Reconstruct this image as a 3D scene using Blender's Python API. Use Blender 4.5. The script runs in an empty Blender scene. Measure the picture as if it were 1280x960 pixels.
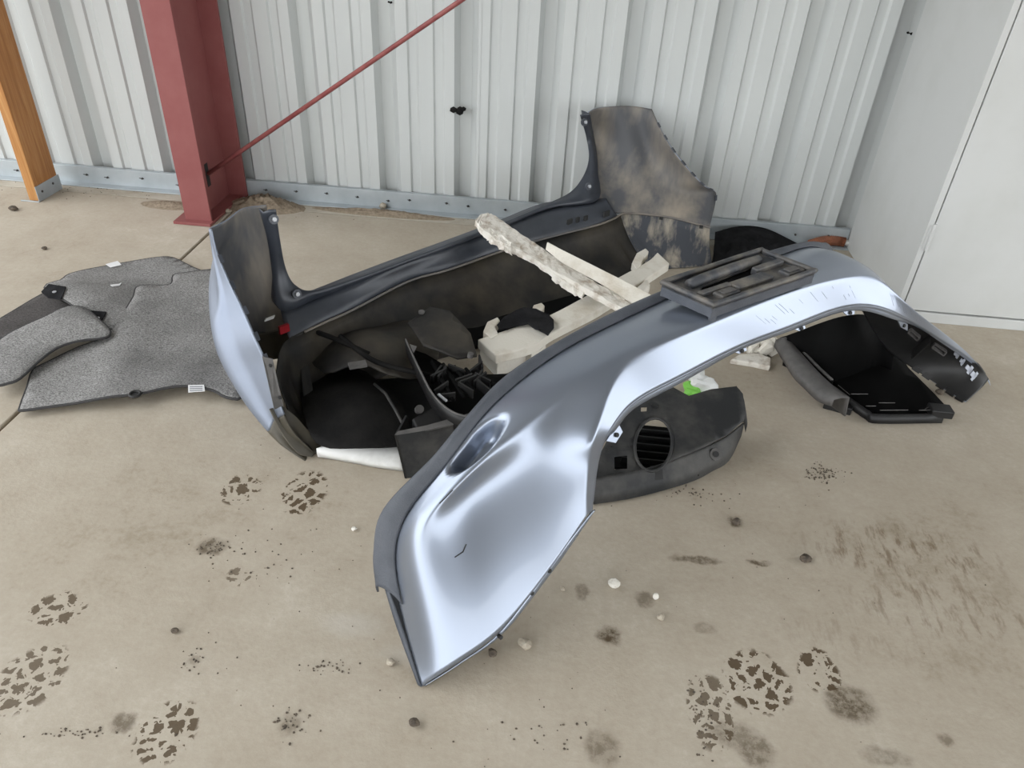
import bpy, bmesh, math, random
import numpy as np
from mathutils import Vector, Matrix, geometry

scn = bpy.context.scene
COL = scn.collection
random.seed(7)

# ------------------------------------------------------------------ camera
FPX, H = 940.0, 1.22
RX = np.array([[0.99427, 0.09353, -0.05213], [0.09693, -0.56514, 0.81928], [0.04717, -0.81968, -0.57087]])
def _setup():
    d = np.array([(562. - 640) / FPX, (1830. - 480) / FPX, 1.0]); d /= np.linalg.norm(d)
    r = lambda p: np.array([(p[0] - 640) / FPX, (p[1] - 480) / FPX, 1.0])
    n = np.cross(r((0, 200.)), r((1072, 288.))); X = np.cross(n, d); X /= np.linalg.norm(X)
    if X[0] < 0: X = -X
    Z = -d
    return np.array([X, np.cross(Z, X), Z])
RX = _setup()
cam_d = bpy.data.cameras.new('camera'); cam = bpy.data.objects.new('camera', cam_d); COL.objects.link(cam)
cam_d.sensor_width = 36; cam_d.lens = FPX / 1280 * 36; cam_d.clip_start = 0.02
m = Matrix.Identity(4)
for i in range(3):
    m[i][0] = RX[i, 0]; m[i][1] = -RX[i, 1]; m[i][2] = -RX[i, 2]
m[0][3], m[1][3], m[2][3] = 0, 0, H
cam.matrix_world = m
scn.camera = cam

# ------------------------------------------------------------------ light
scn.view_settings.view_transform = 'Standard'; scn.view_settings.look = 'None'
scn.view_settings.gamma = 1; scn.view_settings.use_curve_mapping = False
scn.view_settings.exposure = 0.0
wd = bpy.data.worlds.new('overcast_sky'); scn.world = wd; wd.use_nodes = True
bg = wd.node_tree.nodes['Background']; bg.inputs[0].default_value = (0.95, 0.975, 1.0, 1); bg.inputs[1].default_value = 3.9

# ------------------------------------------------------------------ measured points -> world
def ray(px, py):
    return RX @ np.array([(px - 640) / FPX, (py - 480) / FPX, 1.0])
def P(px, py, z=0.0):
    v = ray(px, py); t = (z - H) / v[2]
    return Vector((v[0] * t, v[1] * t, z))
def PY(px, py, y):
    v = ray(px, py); t = y / v[1]
    return Vector((v[0] * t, y, H + v[2] * t))

# ------------------------------------------------------------------ materials
def ramp(nt, fac, stops):
    r = nt.nodes.new('ShaderNodeValToRGB'); e = r.color_ramp.elements
    e[0].position, e[0].color = stops[0][0], (*stops[0][1], 1)
    e[1].position, e[1].color = stops[-1][0], (*stops[-1][1], 1)
    for p, c in stops[1:-1]:
        k = e.new(p); k.color = (*c, 1)
    nt.links.new(fac, r.inputs[0]); return r.outputs[0]
def noise(nt, scale, detail=4, rough=.55, vec=None, kind='ShaderNodeTexNoise', dist=0):
    n = nt.nodes.new(kind); n.inputs['Scale'].default_value = scale
    if 'Detail' in n.inputs: n.inputs['Detail'].default_value = detail
    if 'Roughness' in n.inputs: n.inputs['Roughness'].default_value = rough
    if 'Distortion' in n.inputs and dist: n.inputs['Distortion'].default_value = dist
    nt.links.new(vec if vec else coord(nt), n.inputs['Vector'])
    return n
def coord(nt):
    for n in nt.nodes:
        if n.type == 'TEX_COORD': return n.outputs['Object']
    return nt.nodes.new('ShaderNodeTexCoord').outputs['Object']
def mapping(nt, scale):
    n = nt.nodes.new('ShaderNodeMapping'); n.inputs['Scale'].default_value = scale
    nt.links.new(coord(nt), n.inputs[0]); return n.outputs[0]
def math_(nt, op, a, b=None, clamp=False):
    n = nt.nodes.new('ShaderNodeMath'); n.operation = op; n.use_clamp = clamp
    for i, v in enumerate((a, b)):
        if v is None: continue
        if isinstance(v, (int, float)): n.inputs[i].default_value = v
        else: nt.links.new(v, n.inputs[i])
    return n.outputs[0]
def mix(nt, fac, a, b):
    n = nt.nodes.new('ShaderNodeMix'); n.data_type = 'RGBA'
    for s, v in ((n.inputs[0], fac), (n.inputs[6], a), (n.inputs[7], b)):
        if isinstance(v, (int, float)): s.default_value = v
        elif isinstance(v, tuple): s.default_value = (*v, 1)
        else: nt.links.new(v, s)
    return n.outputs[2]
def bump(nt, height, strength, dist=.01):
    b = nt.nodes.new('ShaderNodeBump'); b.inputs['Strength'].default_value = strength
    b.inputs['Distance'].default_value = dist; nt.links.new(height, b.inputs['Height'])
    return b.outputs[0]
def base(name, color=(.5, .5, .5), rough=.5, metal=0.0, spec=.5, coat=0.0):
    m = bpy.data.materials.new(name); m.use_nodes = True; nt = m.node_tree
    b = nt.nodes['Principled BSDF']
    b.inputs['Base Color'].default_value = (*color, 1); b.inputs['Roughness'].default_value = rough
    b.inputs['Metallic'].default_value = metal; b.inputs['Specular IOR Level'].default_value = spec
    b.inputs['Coat Weight'].default_value = coat; b.inputs['Coat Roughness'].default_value = .06
    return m, nt, b
def worn(name, c1, c2, scale=6, rough=.5, metal=0, lo=.35, hi=.7, spec=.5, coat=0, bstr=0, bscale=60, mscale=None, detail=5):
    m, nt, b = base(name, c1, rough, metal, spec, coat)
    n = noise(nt, scale, detail, .6, mapping(nt, mscale) if mscale else None)
    nt.links.new(ramp(nt, n.outputs['Fac'], [(lo, c1), (hi, c2)]), b.inputs['Base Color'])
    if bstr:
        k = noise(nt, bscale, 3); nt.links.new(bump(nt, k.outputs['Fac'], bstr, .003), b.inputs['Normal'])
    return m

M = {}
M['wall'] = worn('white_steel', (.46, .48, .475), (.52, .54, .53), 2.5, .42, 0, .3, .7, .4, mscale=(1, 1, .25))
M['roof'] = worn('roof_sheet', (.44, .45, .45), (.50, .51, .51), 2, .6)
M['galv'] = worn('galvanized_steel', (.44, .48, .50), (.36, .40, .42), 9, .45, .35, .35, .7, .5)
M['ledge'] = worn('ledge_concrete', (.46, .42, .35), (.30, .26, .20), 5, .9, 0, .45, .75, .2, bstr=.3)
M['gravel'] = worn('yard_gravel', (.13, .115, .095), (.20, .175, .145), 3, .95, 0, .35, .7, .1)
M['red'] = worn('red_oxide_paint', (.215, .062, .06), (.245, .085, .08), 7, .6, 0, .35, .7, .35)
M['rod'] = worn('red_rod_paint', (.20, .05, .05), (.26, .08, .075), 20, .5, 0, .4, .6, .4)
M['cab'] = worn('white_cabinet_paint', (.52, .53, .52), (.46, .47, .45), 3, .5, 0, .45, .8, .4)
M['dark_gap'] = base('dark_gap', (.02, .02, .02), .8)[0]
M['iron'] = base('dark_iron', (.07, .065, .06), .6, .4)[0]
M['steel'] = base('bright_fastener', (.42, .43, .45), .5, .6)[0]

def wood():
    m, nt, b = base('stained_wood', (.4, .2, .06), .5, 0, .4)
    n = noise(nt, 3.0, 8, .65, mapping(nt, (14, 14, .9)), dist=1.2)
    k = noise(nt, 60, 2, .5, mapping(nt, (4, 4, .1)))
    f = math_(nt, 'ADD', math_(nt, 'MULTIPLY', n.outputs['Fac'], .8), math_(nt, 'MULTIPLY', k.outputs['Fac'], .25))
    nt.links.new(ramp(nt, f, [(.3, (.22, .085, .022)), (.5, (.36, .16, .045)), (.72, (.47, .25, .09))]), b.inputs['Base Color'])
    return m
M['wood'] = wood()

def paint():
    m, nt, b = base('silver_blue_paint', (.265, .30, .365), .30, .75, .5, .5)
    d = noise(nt, 2.5, 1, .5)
    nt.links.new(math_(nt, 'ADD', math_(nt, 'MULTIPLY', d.outputs['Fac'], .12), .25), b.inputs['Roughness'])
    return m
M['paint'] = paint()
M['paint_dull'] = worn('dull_silver_paint', (.21, .24, .30), (.25, .28, .34), 6, .46, .6, .35, .7, .4)  # darker, rougher copy of the silver paint for the left wing
M['inner'] = worn('bumper_inner_plastic', (.11, .11, .115), (.21, .185, .155), 5, .55, 0, .38, .68, .4, bstr=.15)
M['inner_dirty'] = worn('dusty_inner_plastic', (.075, .077, .083), (.30, .26, .205), 4, .6, 0, .4, .66, .35, bstr=.2, mscale=(1.2, 1.2, .35))
M['flange'] = worn('blue_grey_flange', (.030, .035, .046), (.060, .067, .082), 8, .35, .05, .35, .7)
M['valance'] = worn('muddy_valance_plastic', (.009, .0085, .008), (.056, .047, .034), 5.5, .6, 0, .42, .72, .35, bstr=.2)
M['lip'] = worn('textured_lip_plastic', (.058, .065, .078), (.09, .098, .115), 12, .5, 0, .35, .7, .4, bstr=.4, bscale=400)
M['black'] = worn('black_plastic', (.007, .007, .0075), (.020, .0195, .0185), 9, .5, 0, .4, .75, .4, bstr=.15)
M['black_gloss'] = worn('black_gloss_plastic', (.003, .003, .003), (.006, .006, .006), 6, .7, 0, .4, .75, .06)
M['felt'] = worn('black_felt', (.005, .005, .005), (.016, .015, .014), 12, .85, 0, .4, .75, .15, bstr=.5, bscale=90)
M['liner'] = worn('dusty_grey_plastic', (.016, .017, .018), (.066, .063, .057), 9, .6, 0, .42, .7, .4, bstr=.25, bscale=120)
M['rim'] = worn('grey_tray_rim', (.075, .072, .07), (.12, .115, .11), 30, .6, 0, .35, .7, .4)
M['foam'] = worn('off_white_foam', (.66, .63, .56), (.42, .36, .27), 10, .75, 0, .48, .78, .3, bstr=.4, bscale=150)
M['foam_dirty'] = worn('crumbled_foam', (.70, .67, .61), (.32, .25, .18), 28, .85, 0, .47, .74, .2, bstr=.9, bscale=90)
M['white_plastic'] = worn('white_plastic', (.70, .70, .68), (.48, .47, .44), 12, .45, 0, .5, .8, .4)
M['label'] = base('white_label', (.72, .72, .72), .6)[0]
M['print'] = base('label_print', (.18, .18, .2), .6)[0]
M['red_refl'] = base('red_reflector', (.22, .01, .015), .3)[0]
M['green'] = base('green_print', (.2, .55, .08), .6)[0]
M['tissue'] = worn('white_film', (.78, .79, .78), (.70, .72, .70), 14, .45)
M['orange'] = worn('rusty_orange', (.30, .11, .05), (.16, .06, .035), 30, .7)
M['cloth_black'] = worn('black_cloth', (.010, .010, .011), (.022, .022, .024), 20, .9, 0, .4, .7, .1, bstr=.4, bscale=200)
M['stone'] = worn('pale_stone', (.42, .38, .31), (.26, .22, .17), 60, .9, 0, .35, .7, .2, bstr=.6, bscale=150)
M['stone_white'] = worn('white_stone', (.66, .64, .58), (.45, .42, .36), 60, .9, 0, .4, .75, .2, bstr=.5, bscale=150)
M['stone_dark'] = worn('dark_clod', (.07, .06, .05), (.15, .12, .09), 80, .95, 0, .35, .7, .1, bstr=.6, bscale=150)
M['soil'] = worn('sandy_soil', (.22, .175, .125), (.36, .30, .23), 70, .95, 0, .35, .7, .1, bstr=.9, bscale=120)
M['clip'] = base('pale_pad', (.50, .53, .60), .35, .3)[0]  # pale tone of the hole pads and one wing label
M['binding'] = base('dark_binding', (.035, .034, .034), .85)[0]
M['bracket'] = worn('dusty_black_bracket', (.05, .053, .06), (.20, .18, .15), 14, .5, 0, .42, .7, .4, bstr=.2, bscale=120)

def carpet(name, dark, light):
    m, nt, b = base(name, light, .95, 0, .1)
    n = noise(nt, 330, 3, .7); k = noise(nt, 6, 4, .5)
    w = noise(nt, 170, 2, .6, mapping(nt, (1, 2.6, 1)))
    f = math_(nt, 'ADD', math_(nt, 'MULTIPLY', n.outputs['Fac'], .5), math_(nt, 'MULTIPLY', w.outputs['Fac'], .5))
    c = ramp(nt, f, [(.38, dark), (.5, tuple((a + b_) / 2 for a, b_ in zip(dark, light))), (.64, light)])
    c2 = mix(nt, math_(nt, 'MULTIPLY', math_(nt, 'SUBTRACT', k.outputs['Fac'], .45, True), 1.6, True), c, tuple(.75 * v for v in dark))
    nt.links.new(c2, b.inputs['Base Color'])
    nt.links.new(bump(nt, f, .9, .004), b.inputs['Normal'])
    return m
M['carpet'] = carpet('grey_carpet', (.09, .088, .086), (.42, .412, .40))
M['carpet_dark'] = carpet('dark_carpet_back', (.05, .046, .045), (.14, .13, .125))

# stains: (px, py, rx, ry, strength, kind)   kind 0 oil spot, 1 tread blotches, 2 tyre streaks, 3 pale scuff
STAINS = [(762, 795, 17, 13, 1.0, 0), (764, 791, 8, 6, 1, 0), (155, 903, 17, 15, .75, 0), (752, 935, 24, 26, .62, 0), (1063, 880, 33, 25, .9, 0),
          (915, 918, 30, 18, .6, 0), (945, 938, 26, 22, .72, 0), (1108, 946, 34, 13, .5, 0), (265, 683, 21, 12, .8, 0),
          (920, 653, 8, 8, .9, 0), (727, 739, 9, 11, .55, 0), (806, 750, 13, 11, .6, 0), (1183, 926, 10, 8, .6, 0), (880, 785, 16, 8, .4, 0),
          (870, 700, 34, 5, .8, 0), (948, 703, 16, 4, .9, 0), (243, 826, 9, 8, .4, 0), (362, 906, 16, 13, .45, 0),
          (300, 612, 24, 18, .9, 1), (380, 615, 26, 26, .95, 1), (72, 762, 32, 22, .85, 1), (38, 848, 38, 44, .8, 1), (208, 915, 34, 40, .9, 1),
          (945, 853, 38, 36, .95, 1), (888, 890, 26, 44, .8, 1), (1024, 838, 22, 26, .95, 1), (300, 720, 18, 10, .7, 1),
          (1130, 690, 135, 42, .9, 2), (1180, 760, 130, 45, .7, 2), (1100, 800, 150, 40, .3, 2), (520, 820, 60, 14, .2, 3), (440, 780, 50, 20, .25, 3)]

def concrete():
    m, nt, b = base('stained_concrete', (.4, .37, .31), .8, 0, .25)
    pos = coord(nt)
    n1 = noise(nt, 1.3, 6, .6); n2 = noise(nt, 9, 5, .65); n3 = noise(nt, 70, 4, .7)
    f = math_(nt, 'ADD', math_(nt, 'ADD', math_(nt, 'MULTIPLY', n1.outputs['Fac'], .5), math_(nt, 'MULTIPLY', n2.outputs['Fac'], .28)), math_(nt, 'MULTIPLY', n3.outputs['Fac'], .22))
    col = ramp(nt, f, [(.36, (.30, .255, .19)), (.44, (.385, .335, .265)), (.54, (.43, .382, .31)), (.64, (.51, .465, .39))])
    # scattered small specks of dirt
    v = noise(nt, 26, kind='ShaderNodeTexVoronoi'); v2 = noise(nt, 5, 3)
    rnd = nt.nodes.new('ShaderNodeSeparateColor'); nt.links.new(v.outputs['Color'], rnd.inputs[0])
    size = math_(nt, 'MULTIPLY', math_(nt, 'SUBTRACT', rnd.outputs[0], .62, True), .42)
    sp = math_(nt, 'LESS_THAN', v.outputs['Distance'], size)
    sp = math_(nt, 'MULTIPLY', sp, math_(nt, 'GREATER_THAN', v2.outputs['Fac'], .46))
    col = mix(nt, math_(nt, 'MULTIPLY', sp, .55), col, (.10, .075, .05))
    # warped lookup for the stains
    w = noise(nt, 24, 6, .7)
    wv = nt.nodes.new('ShaderNodeVectorMath'); wv.operation = 'MULTIPLY_ADD'
    nt.links.new(w.outputs['Color'], wv.inputs[0]); wv.inputs[1].default_value = (.034, .034, 0); nt.links.new(pos, wv.inputs[2])
    off = nt.nodes.new('ShaderNodeVectorMath'); off.operation = 'SUBTRACT'; nt.links.new(wv.outputs[0], off.inputs[0]); off.inputs[1].default_value = (.017, .017, 0)
    wq = noise(nt, 30, 2, .5)
    off2 = nt.nodes.new('ShaderNodeVectorMath'); off2.operation = 'MULTIPLY_ADD'; nt.links.new(wq.outputs['Color'], off2.inputs[0]); off2.inputs[1].default_value = (.016, .016, 0); nt.links.new(pos, off2.inputs[2])
    tv = noise(nt, 36, kind='ShaderNodeTexVoronoi', vec=off2.outputs[0]); tv.feature = 'DISTANCE_TO_EDGE'
    tc = noise(nt, 36, kind='ShaderNodeTexVoronoi', vec=off2.outputs[0])
    sc = nt.nodes.new('ShaderNodeSeparateColor'); nt.links.new(tc.outputs['Color'], sc.inputs[0])
    tread = math_(nt, 'MULTIPLY', math_(nt, 'GREATER_THAN', tv.outputs['Distance'], .06), math_(nt, 'GREATER_THAN', sc.outputs[0], .06))
    st = noise(nt, 9, 5, .7, mapping(nt, (5.5, 1.6, 1)))
    streak = math_(nt, 'MULTIPLY', math_(nt, 'SUBTRACT', st.outputs['Fac'], .50, True), 7, True)
    acc = {}
    for px, py, rx, ry, s, kind in STAINS:
        c = P(px, py); wx = abs(P(px + rx, py).x - P(px - rx, py).x) / 2; wy = abs(P(px, py - ry).y - P(px, py + ry).y) / 2
        a = nt.nodes.new('ShaderNodeVectorMath'); a.operation = 'SUBTRACT'; a.inputs[1].default_value = (c.x, c.y, 0); nt.links.new(off.outputs[0], a.inputs[0])
        q = nt.nodes.new('ShaderNodeVectorMath'); q.operation = 'MULTIPLY'; q.inputs[1].default_value = (1 / wx, 1 / wy, 0); nt.links.new(a.outputs[0], q.inputs[0])
        l = nt.nodes.new('ShaderNodeVectorMath'); l.operation = 'LENGTH'; nt.links.new(q.outputs[0], l.inputs[0])
        r = nt.nodes.new('ShaderNodeMapRange'); r.interpolation_type = 'SMOOTHSTEP'
        edge = {0: (1.2, .5), 1: (1.2, 1.0), 2: (1.1, .5), 3: (1.2, .2)}[kind]
        r.inputs[1].default_value, r.inputs[2].default_value = edge; r.inputs[3].default_value = 0; r.inputs[4].default_value = s
        nt.links.new(l.outputs['Value'], r.inputs[0])
        acc[kind] = r.outputs[0] if kind not in acc else math_(nt, 'MAXIMUM', acc[kind], r.outputs[0])
    col = mix(nt, math_(nt, 'MULTIPLY', acc[2], math_(nt, 'MULTIPLY', streak, .75)), col, (.13, .085, .045))
    col = mix(nt, acc[3], col, (.58, .57, .54))
    n4 = noise(nt, 38, 5, .75)
    grain = math_(nt, 'ADD', math_(nt, 'MULTIPLY', math_(nt, 'SUBTRACT', n4.outputs['Fac'], .42), 4.0, True), .45, True)
    col = mix(nt, math_(nt, 'MULTIPLY', math_(nt, 'MULTIPLY', acc[0], grain), .92), col, (.058, .036, .013))
    col = mix(nt, math_(nt, 'MULTIPLY', math_(nt, 'MULTIPLY', acc[1], tread), .95), col, (.062, .037, .014))
    nt.links.new(col, b.inputs['Base Color'])
    hh = math_(nt, 'ADD', math_(nt, 'MULTIPLY', n2.outputs['Fac'], .5), math_(nt, 'MULTIPLY', n3.outputs['Fac'], .5))
    nt.links.new(bump(nt, hh, .25, .006), b.inputs['Normal'])
    return m
M['concrete'] = concrete()

# ------------------------------------------------------------------ object helpers
def tag(o, label, cat, group=None, kind=None):
    o['label'] = label; o['category'] = cat
    if group: o['group'] = group
    if kind: o['kind'] = kind
    return o
def root(name, loc=(0, 0, 0), label=None, cat=None, group=None, kind=None):
    o = bpy.data.objects.new(name, None); COL.objects.link(o); o.location = loc; o.empty_display_size = .05
    if label: tag(o, label, cat, group)
    if kind: o['kind'] = kind
    return o
def link(name, me, mats, parent=None, smooth=False):
    for mm in (mats if isinstance(mats, (list, tuple)) else [mats]): me.materials.append(mm)
    if smooth: me.polygons.foreach_set('use_smooth', [True] * len(me.polygons))
    o = bpy.data.objects.new(name, me); COL.objects.link(o)
    if parent:
        o.parent = parent
        base_ = parent
        off = Vector((0, 0, 0))
        while base_: off += base_.location; base_ = base_.parent
        me.transform(Matrix.Translation(-off))
    return o
def from_bm(name, bm, mats, parent=None, smooth=False, bevel=0):
    bmesh.ops.recalc_face_normals(bm, faces=bm.faces)
    me = bpy.data.meshes.new(name); bm.to_mesh(me); bm.free()
    o = link(name, me, mats, parent, smooth)
    if bevel:
        b = o.modifiers.new('bevel', 'BEVEL'); b.width = bevel; b.segments = 2; b.limit_method = 'ANGLE'
    return o
def box(bm, x0, x1, y0, y1, z0, z1):
    v = [bm.verts.new((x, y, z)) for x in (x0, x1) for y in (y0, y1) for z in (z0, z1)]
    for f in ((0, 1, 3, 2), (4, 6, 7, 5), (0, 4, 5, 1), (2, 3, 7, 6), (0, 2, 6, 4), (1, 5, 7, 3)): bm.faces.new([v[i] for i in f])
def obox(bm, c, ax, ay, az):
    c, ax, ay, az = Vector(c), Vector(ax), Vector(ay), Vector(az)
    v = [bm.verts.new(c + sx * ax + sy * ay + sz * az) for sx in (-1, 1) for sy in (-1, 1) for sz in (-1, 1)]
    for f in ((0, 1, 3, 2), (4, 6, 7, 5), (0, 4, 5, 1), (2, 3, 7, 6), (0, 2, 6, 4), (1, 5, 7, 3)): bm.faces.new([v[i] for i in f])
def prism(bm, top, thick, direction=(0, 0, -1)):
    d = Vector(direction) * thick; n = len(top)
    a = [bm.verts.new(Vector(p)) for p in top]; b = [bm.verts.new(Vector(p) + d) for p in top]
    bm.faces.new(a); bm.faces.new(b[::-1])
    for i in range(n): bm.faces.new((a[i], b[i], b[(i + 1) % n], a[(i + 1) % n]))
def frame(d):
    d = d.normalized(); up = Vector((0, 0, 1)) if abs(d.z) < .95 else Vector((1, 0, 0))
    a = d.cross(up).normalized(); return a, a.cross(d).normalized()
def tube(bm, pts, r, n=8, closed=False):
    pts = [Vector(p) for p in pts]; rings = []; N = len(pts)
    for i, p in enumerate(pts):
        d = (pts[(i + 1) % N] - pts[i - 1]) if closed else (pts[min(i + 1, N - 1)] - pts[max(i - 1, 0)])
        a, b = frame(d); rr = r[i] if isinstance(r, (list, tuple)) else r
        rings.append([bm.verts.new(p + a * math.cos(t) * rr + b * math.sin(t) * rr) for t in [2 * math.pi * k / n for k in range(n)]])
    for i in range(N if closed else N - 1):
        A, B = rings[i], rings[(i + 1) % N]
        for k in range(n): bm.faces.new((A[k], A[(k + 1) % n], B[(k + 1) % n], B[k]))
    if not closed: bm.faces.new(rings[0][::-1]); bm.faces.new(rings[-1])
def cyl(bm, c, axis, r, half, n=12):
    a = Vector(axis).normalized(); tube(bm, [Vector(c) - a * half, Vector(c) + a * half], r, n)
def crom(pts, n):
    p = np.array([tuple(q) for q in pts], float) if not isinstance(pts, np.ndarray) else pts
    ext = np.concatenate([[2 * p[0] - p[1]], p, [2 * p[-1] - p[-2]]]); out = []
    for i in range(len(p) - 1):
        a, b, c, d = ext[i:i + 4]
        for t in np.arange(n) / n:
            out.append(.5 * (2 * b + (c - a) * t + (2 * a - 5 * b + 4 * c - d) * t * t + (3 * b - a - 3 * c + d) * t ** 3))
    out.append(p[-1]); return np.array(out)
def lin(p, n):
    out = []
    for i in range(len(p) - 1):
        for t in np.arange(n) / n: out.append(p[i] * (1 - t) + p[i + 1] * t)
    out.append(p[-1]); return np.array(out)
def grid_mesh(name, g, mats, parent=None, thick=.003, off=0, inner=0):
    R, C, _ = g.shape
    f = [(r * C + c, r * C + c + 1, (r + 1) * C + c + 1, (r + 1) * C + c) for r in range(R - 1) for c in range(C - 1)]
    me = bpy.data.meshes.new(name); me.from_pydata([tuple(v) for v in g.reshape(-1, 3)], [], f); me.update()
    o = link(name, me, mats, parent, True)
    if thick:
        s = o.modifiers.new('shell', 'SOLIDIFY'); s.thickness = thick; s.offset = off
        s.material_offset = inner; s.material_offset_rim = 0
    return o
def sheet(name, outline, zf, mats, parent=None, thick=.004, res=.03, holes=(), smooth=True, inner=0):
    """a sheet of any outline (xy), shaped by zf(x, y), with holes cut through"""
    pts, edges = [], []
    def ring(loop):
        s = len(pts); pts.extend(Vector((p[0], p[1])) for p in loop)
        edges.extend((s + i, s + (i + 1) % len(loop)) for i in range(len(loop)))
    def dens(loop):
        o = []
        for i, p in enumerate(loop):
            q = loop[(i + 1) % len(loop)]; a, b = Vector((p[0], p[1])), Vector((q[0], q[1])); k = max(1, int((b - a).length / res))
            o += [a.lerp(b, t / k) for t in range(k)]
        return o
    outline = dens(outline); holes = [dens(h_) for h_ in holes]
    ring(outline)
    for h_ in holes: ring(h_)
    def inside(p, loop):
        c = False
        for i in range(len(loop)):
            a, b = loop[i], loop[i - 1]
            if (a[1] > p[1]) != (b[1] > p[1]) and p[0] < (b[0] - a[0]) * (p[1] - a[1]) / (b[1] - a[1]) + a[0]: c = not c
        return c
    xs = [p[0] for p in outline]; ys = [p[1] for p in outline]
    x = min(xs) + res / 2; row = 0
    while x < max(xs):
        y = min(ys) + (res / 2 if row % 2 else 0)
        while y < max(ys):
            if inside((x, y), outline) and not any(inside((x, y), h_) for h_ in holes): pts.append(Vector((x, y)))
            y += res
        x += res * .87; row += 1
    vs, es, fs, *_ = geometry.delaunay_2d_cdt(pts, edges, [], 0, 1e-6)
    faces = []
    for f in fs:
        c = (sum(vs[i][0] for i in f) / 3, sum(vs[i][1] for i in f) / 3)
        if inside(c, outline) and not any(inside(c, h_) for h_ in holes): faces.append(tuple(f))
    me = bpy.data.meshes.new(name); me.from_pydata([(v[0], v[1], zf(v[0], v[1])) for v in vs], [], faces); me.update()
    bm = bmesh.new(); bm.from_mesh(me); bmesh.ops.recalc_face_normals(bm, faces=bm.faces)
    if sum(f.normal.z for f in bm.faces) < 0: bmesh.ops.reverse_faces(bm, faces=bm.faces)
    bmesh.ops.delete(bm, geom=[v for v in bm.verts if not v.link_faces], context='VERTS'); bm.to_mesh(me); bm.free()
    o = link(name, me, mats, parent, smooth)
    if thick:
        s = o.modifiers.new('shell', 'SOLIDIFY'); s.thickness = thick; s.offset = 1
    return o
def rock(name, c, r, mat, seed, squash=.7):
    rnd = random.Random(seed); bm = bmesh.new(); bmesh.ops.create_icosphere(bm, subdivisions=2, radius=1)
    dirs = [Vector((rnd.uniform(-1, 1), rnd.uniform(-1, 1), rnd.uniform(-1, 1))).normalized() for _ in range(9)]
    for v in bm.verts:
        p = v.co.normalized(); k = min(1.0, min((rnd_ / max(.05, p.dot(d)) if p.dot(d) > 0 else 9) for d, rnd_ in zip(dirs, [.62 + .05 * i for i in range(9)])))
        v.co = Vector((p.x * r * k, p.y * r * k * .85, p.z * r * k * squash))
    zmin = min(v.co.z for v in bm.verts)
    for v in bm.verts: v.co.z -= zmin
    me = bpy.data.meshes.new(name); bmesh.ops.recalc_face_normals(bm, faces=bm.faces); bm.to_mesh(me); bm.free()
    o = link(name, me, mat); o.location = c; return o

# ================================================================== SETTING
WY = 2.97      # inner face of the steel wall
# floor: two slabs with a recessed joint between them, and the foundation ledge
JX0, JX1 = -1.362, -1.350
fl = root('floor', kind='structure')
for x0, x1 in ((-4.6, JX0), (JX1, 4.6)):
    bm = bmesh.new(); box(bm, x0, x1, -6.0, 2.842, -.15, 0); from_bm('slab', bm, M['concrete'], fl, bevel=.003)
bm = bmesh.new(); box(bm, -9, 9, 2.85, 3.3, -.15, -.001); from_bm('foundation_ledge', bm, M['ledge'], fl, bevel=.002)
bm = bmesh.new(); box(bm, JX0, JX1, -6.0, 2.842, -.15, -.011); box(bm, -9, 9, 2.842, 2.85, -.15, -.016); from_bm('joint_filler', bm, M['soil'], fl)
bm = bmesh.new(); box(bm, -60, 60, -60, -6.0, -.15, -.02); box(bm, -60, -4.6, -6.0, 60, -.15, -.02); box(bm, 4.6, 60, -6.0, 60, -.15, -.02)
yd = from_bm('yard_ground_1', bm, M['gravel']); yd['kind'] = 'structure'  # unseen gravel yard around the slab, kept dark to dim reflections

# corrugated wall: separate sheets, each with major and minor ribs
wb = root('wall_back', (0, WY, 0), kind='structure')
PIT, RIB0 = .310, -.433
def wall_profile(x0, x1):
    pr = []
    k = math.floor((x0 - RIB0) / PIT) - 1
    while RIB0 + k * PIT < x1 + PIT:
        c = RIB0 + k * PIT
        pr += [(c - .046, 0), (c - .030, .046), (c + .016, .046), (c + .044, 0)]
        for o in (PIT * .345, PIT * .66):
            pr += [(c + o - .022, 0), (c + o - .016, .009), (c + o + .013, .009), (c + o + .022, 0)]
        k += 1
    return [p for p in pr if x0 < p[0] < x1]
edges_ = [-5.0 + .93 * i for i in range(12)]
for i in range(len(edges_) - 1):
    x0, x1 = edges_[i] + .0, edges_[i + 1]
    shift = RIB0 + .0425 - x0; shift -= math.floor(shift / PIT) * PIT
    x0 += shift - .31; x1 += shift - .31 + .012
    pr = [(x0, 0.0)] + wall_profile(x0, x1) + [(x1, 0.0)]
    dy = .0016 * (i % 2)
    bm = bmesh.new(); a = [bm.verts.new((x, WY + y + dy, .0)) for x, y in pr]; b = [bm.verts.new((x, WY + y + dy, 4.0)) for x, y in pr]
    for j in range(len(pr) - 1): bm.faces.new((a[j], a[j + 1], b[j + 1], b[j]))
    o = from_bm('panel', bm, M['wall'], wb)
    s = o.modifiers.new('shell', 'SOLIDIFY'); s.thickness = .0012; s.offset = 0
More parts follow.
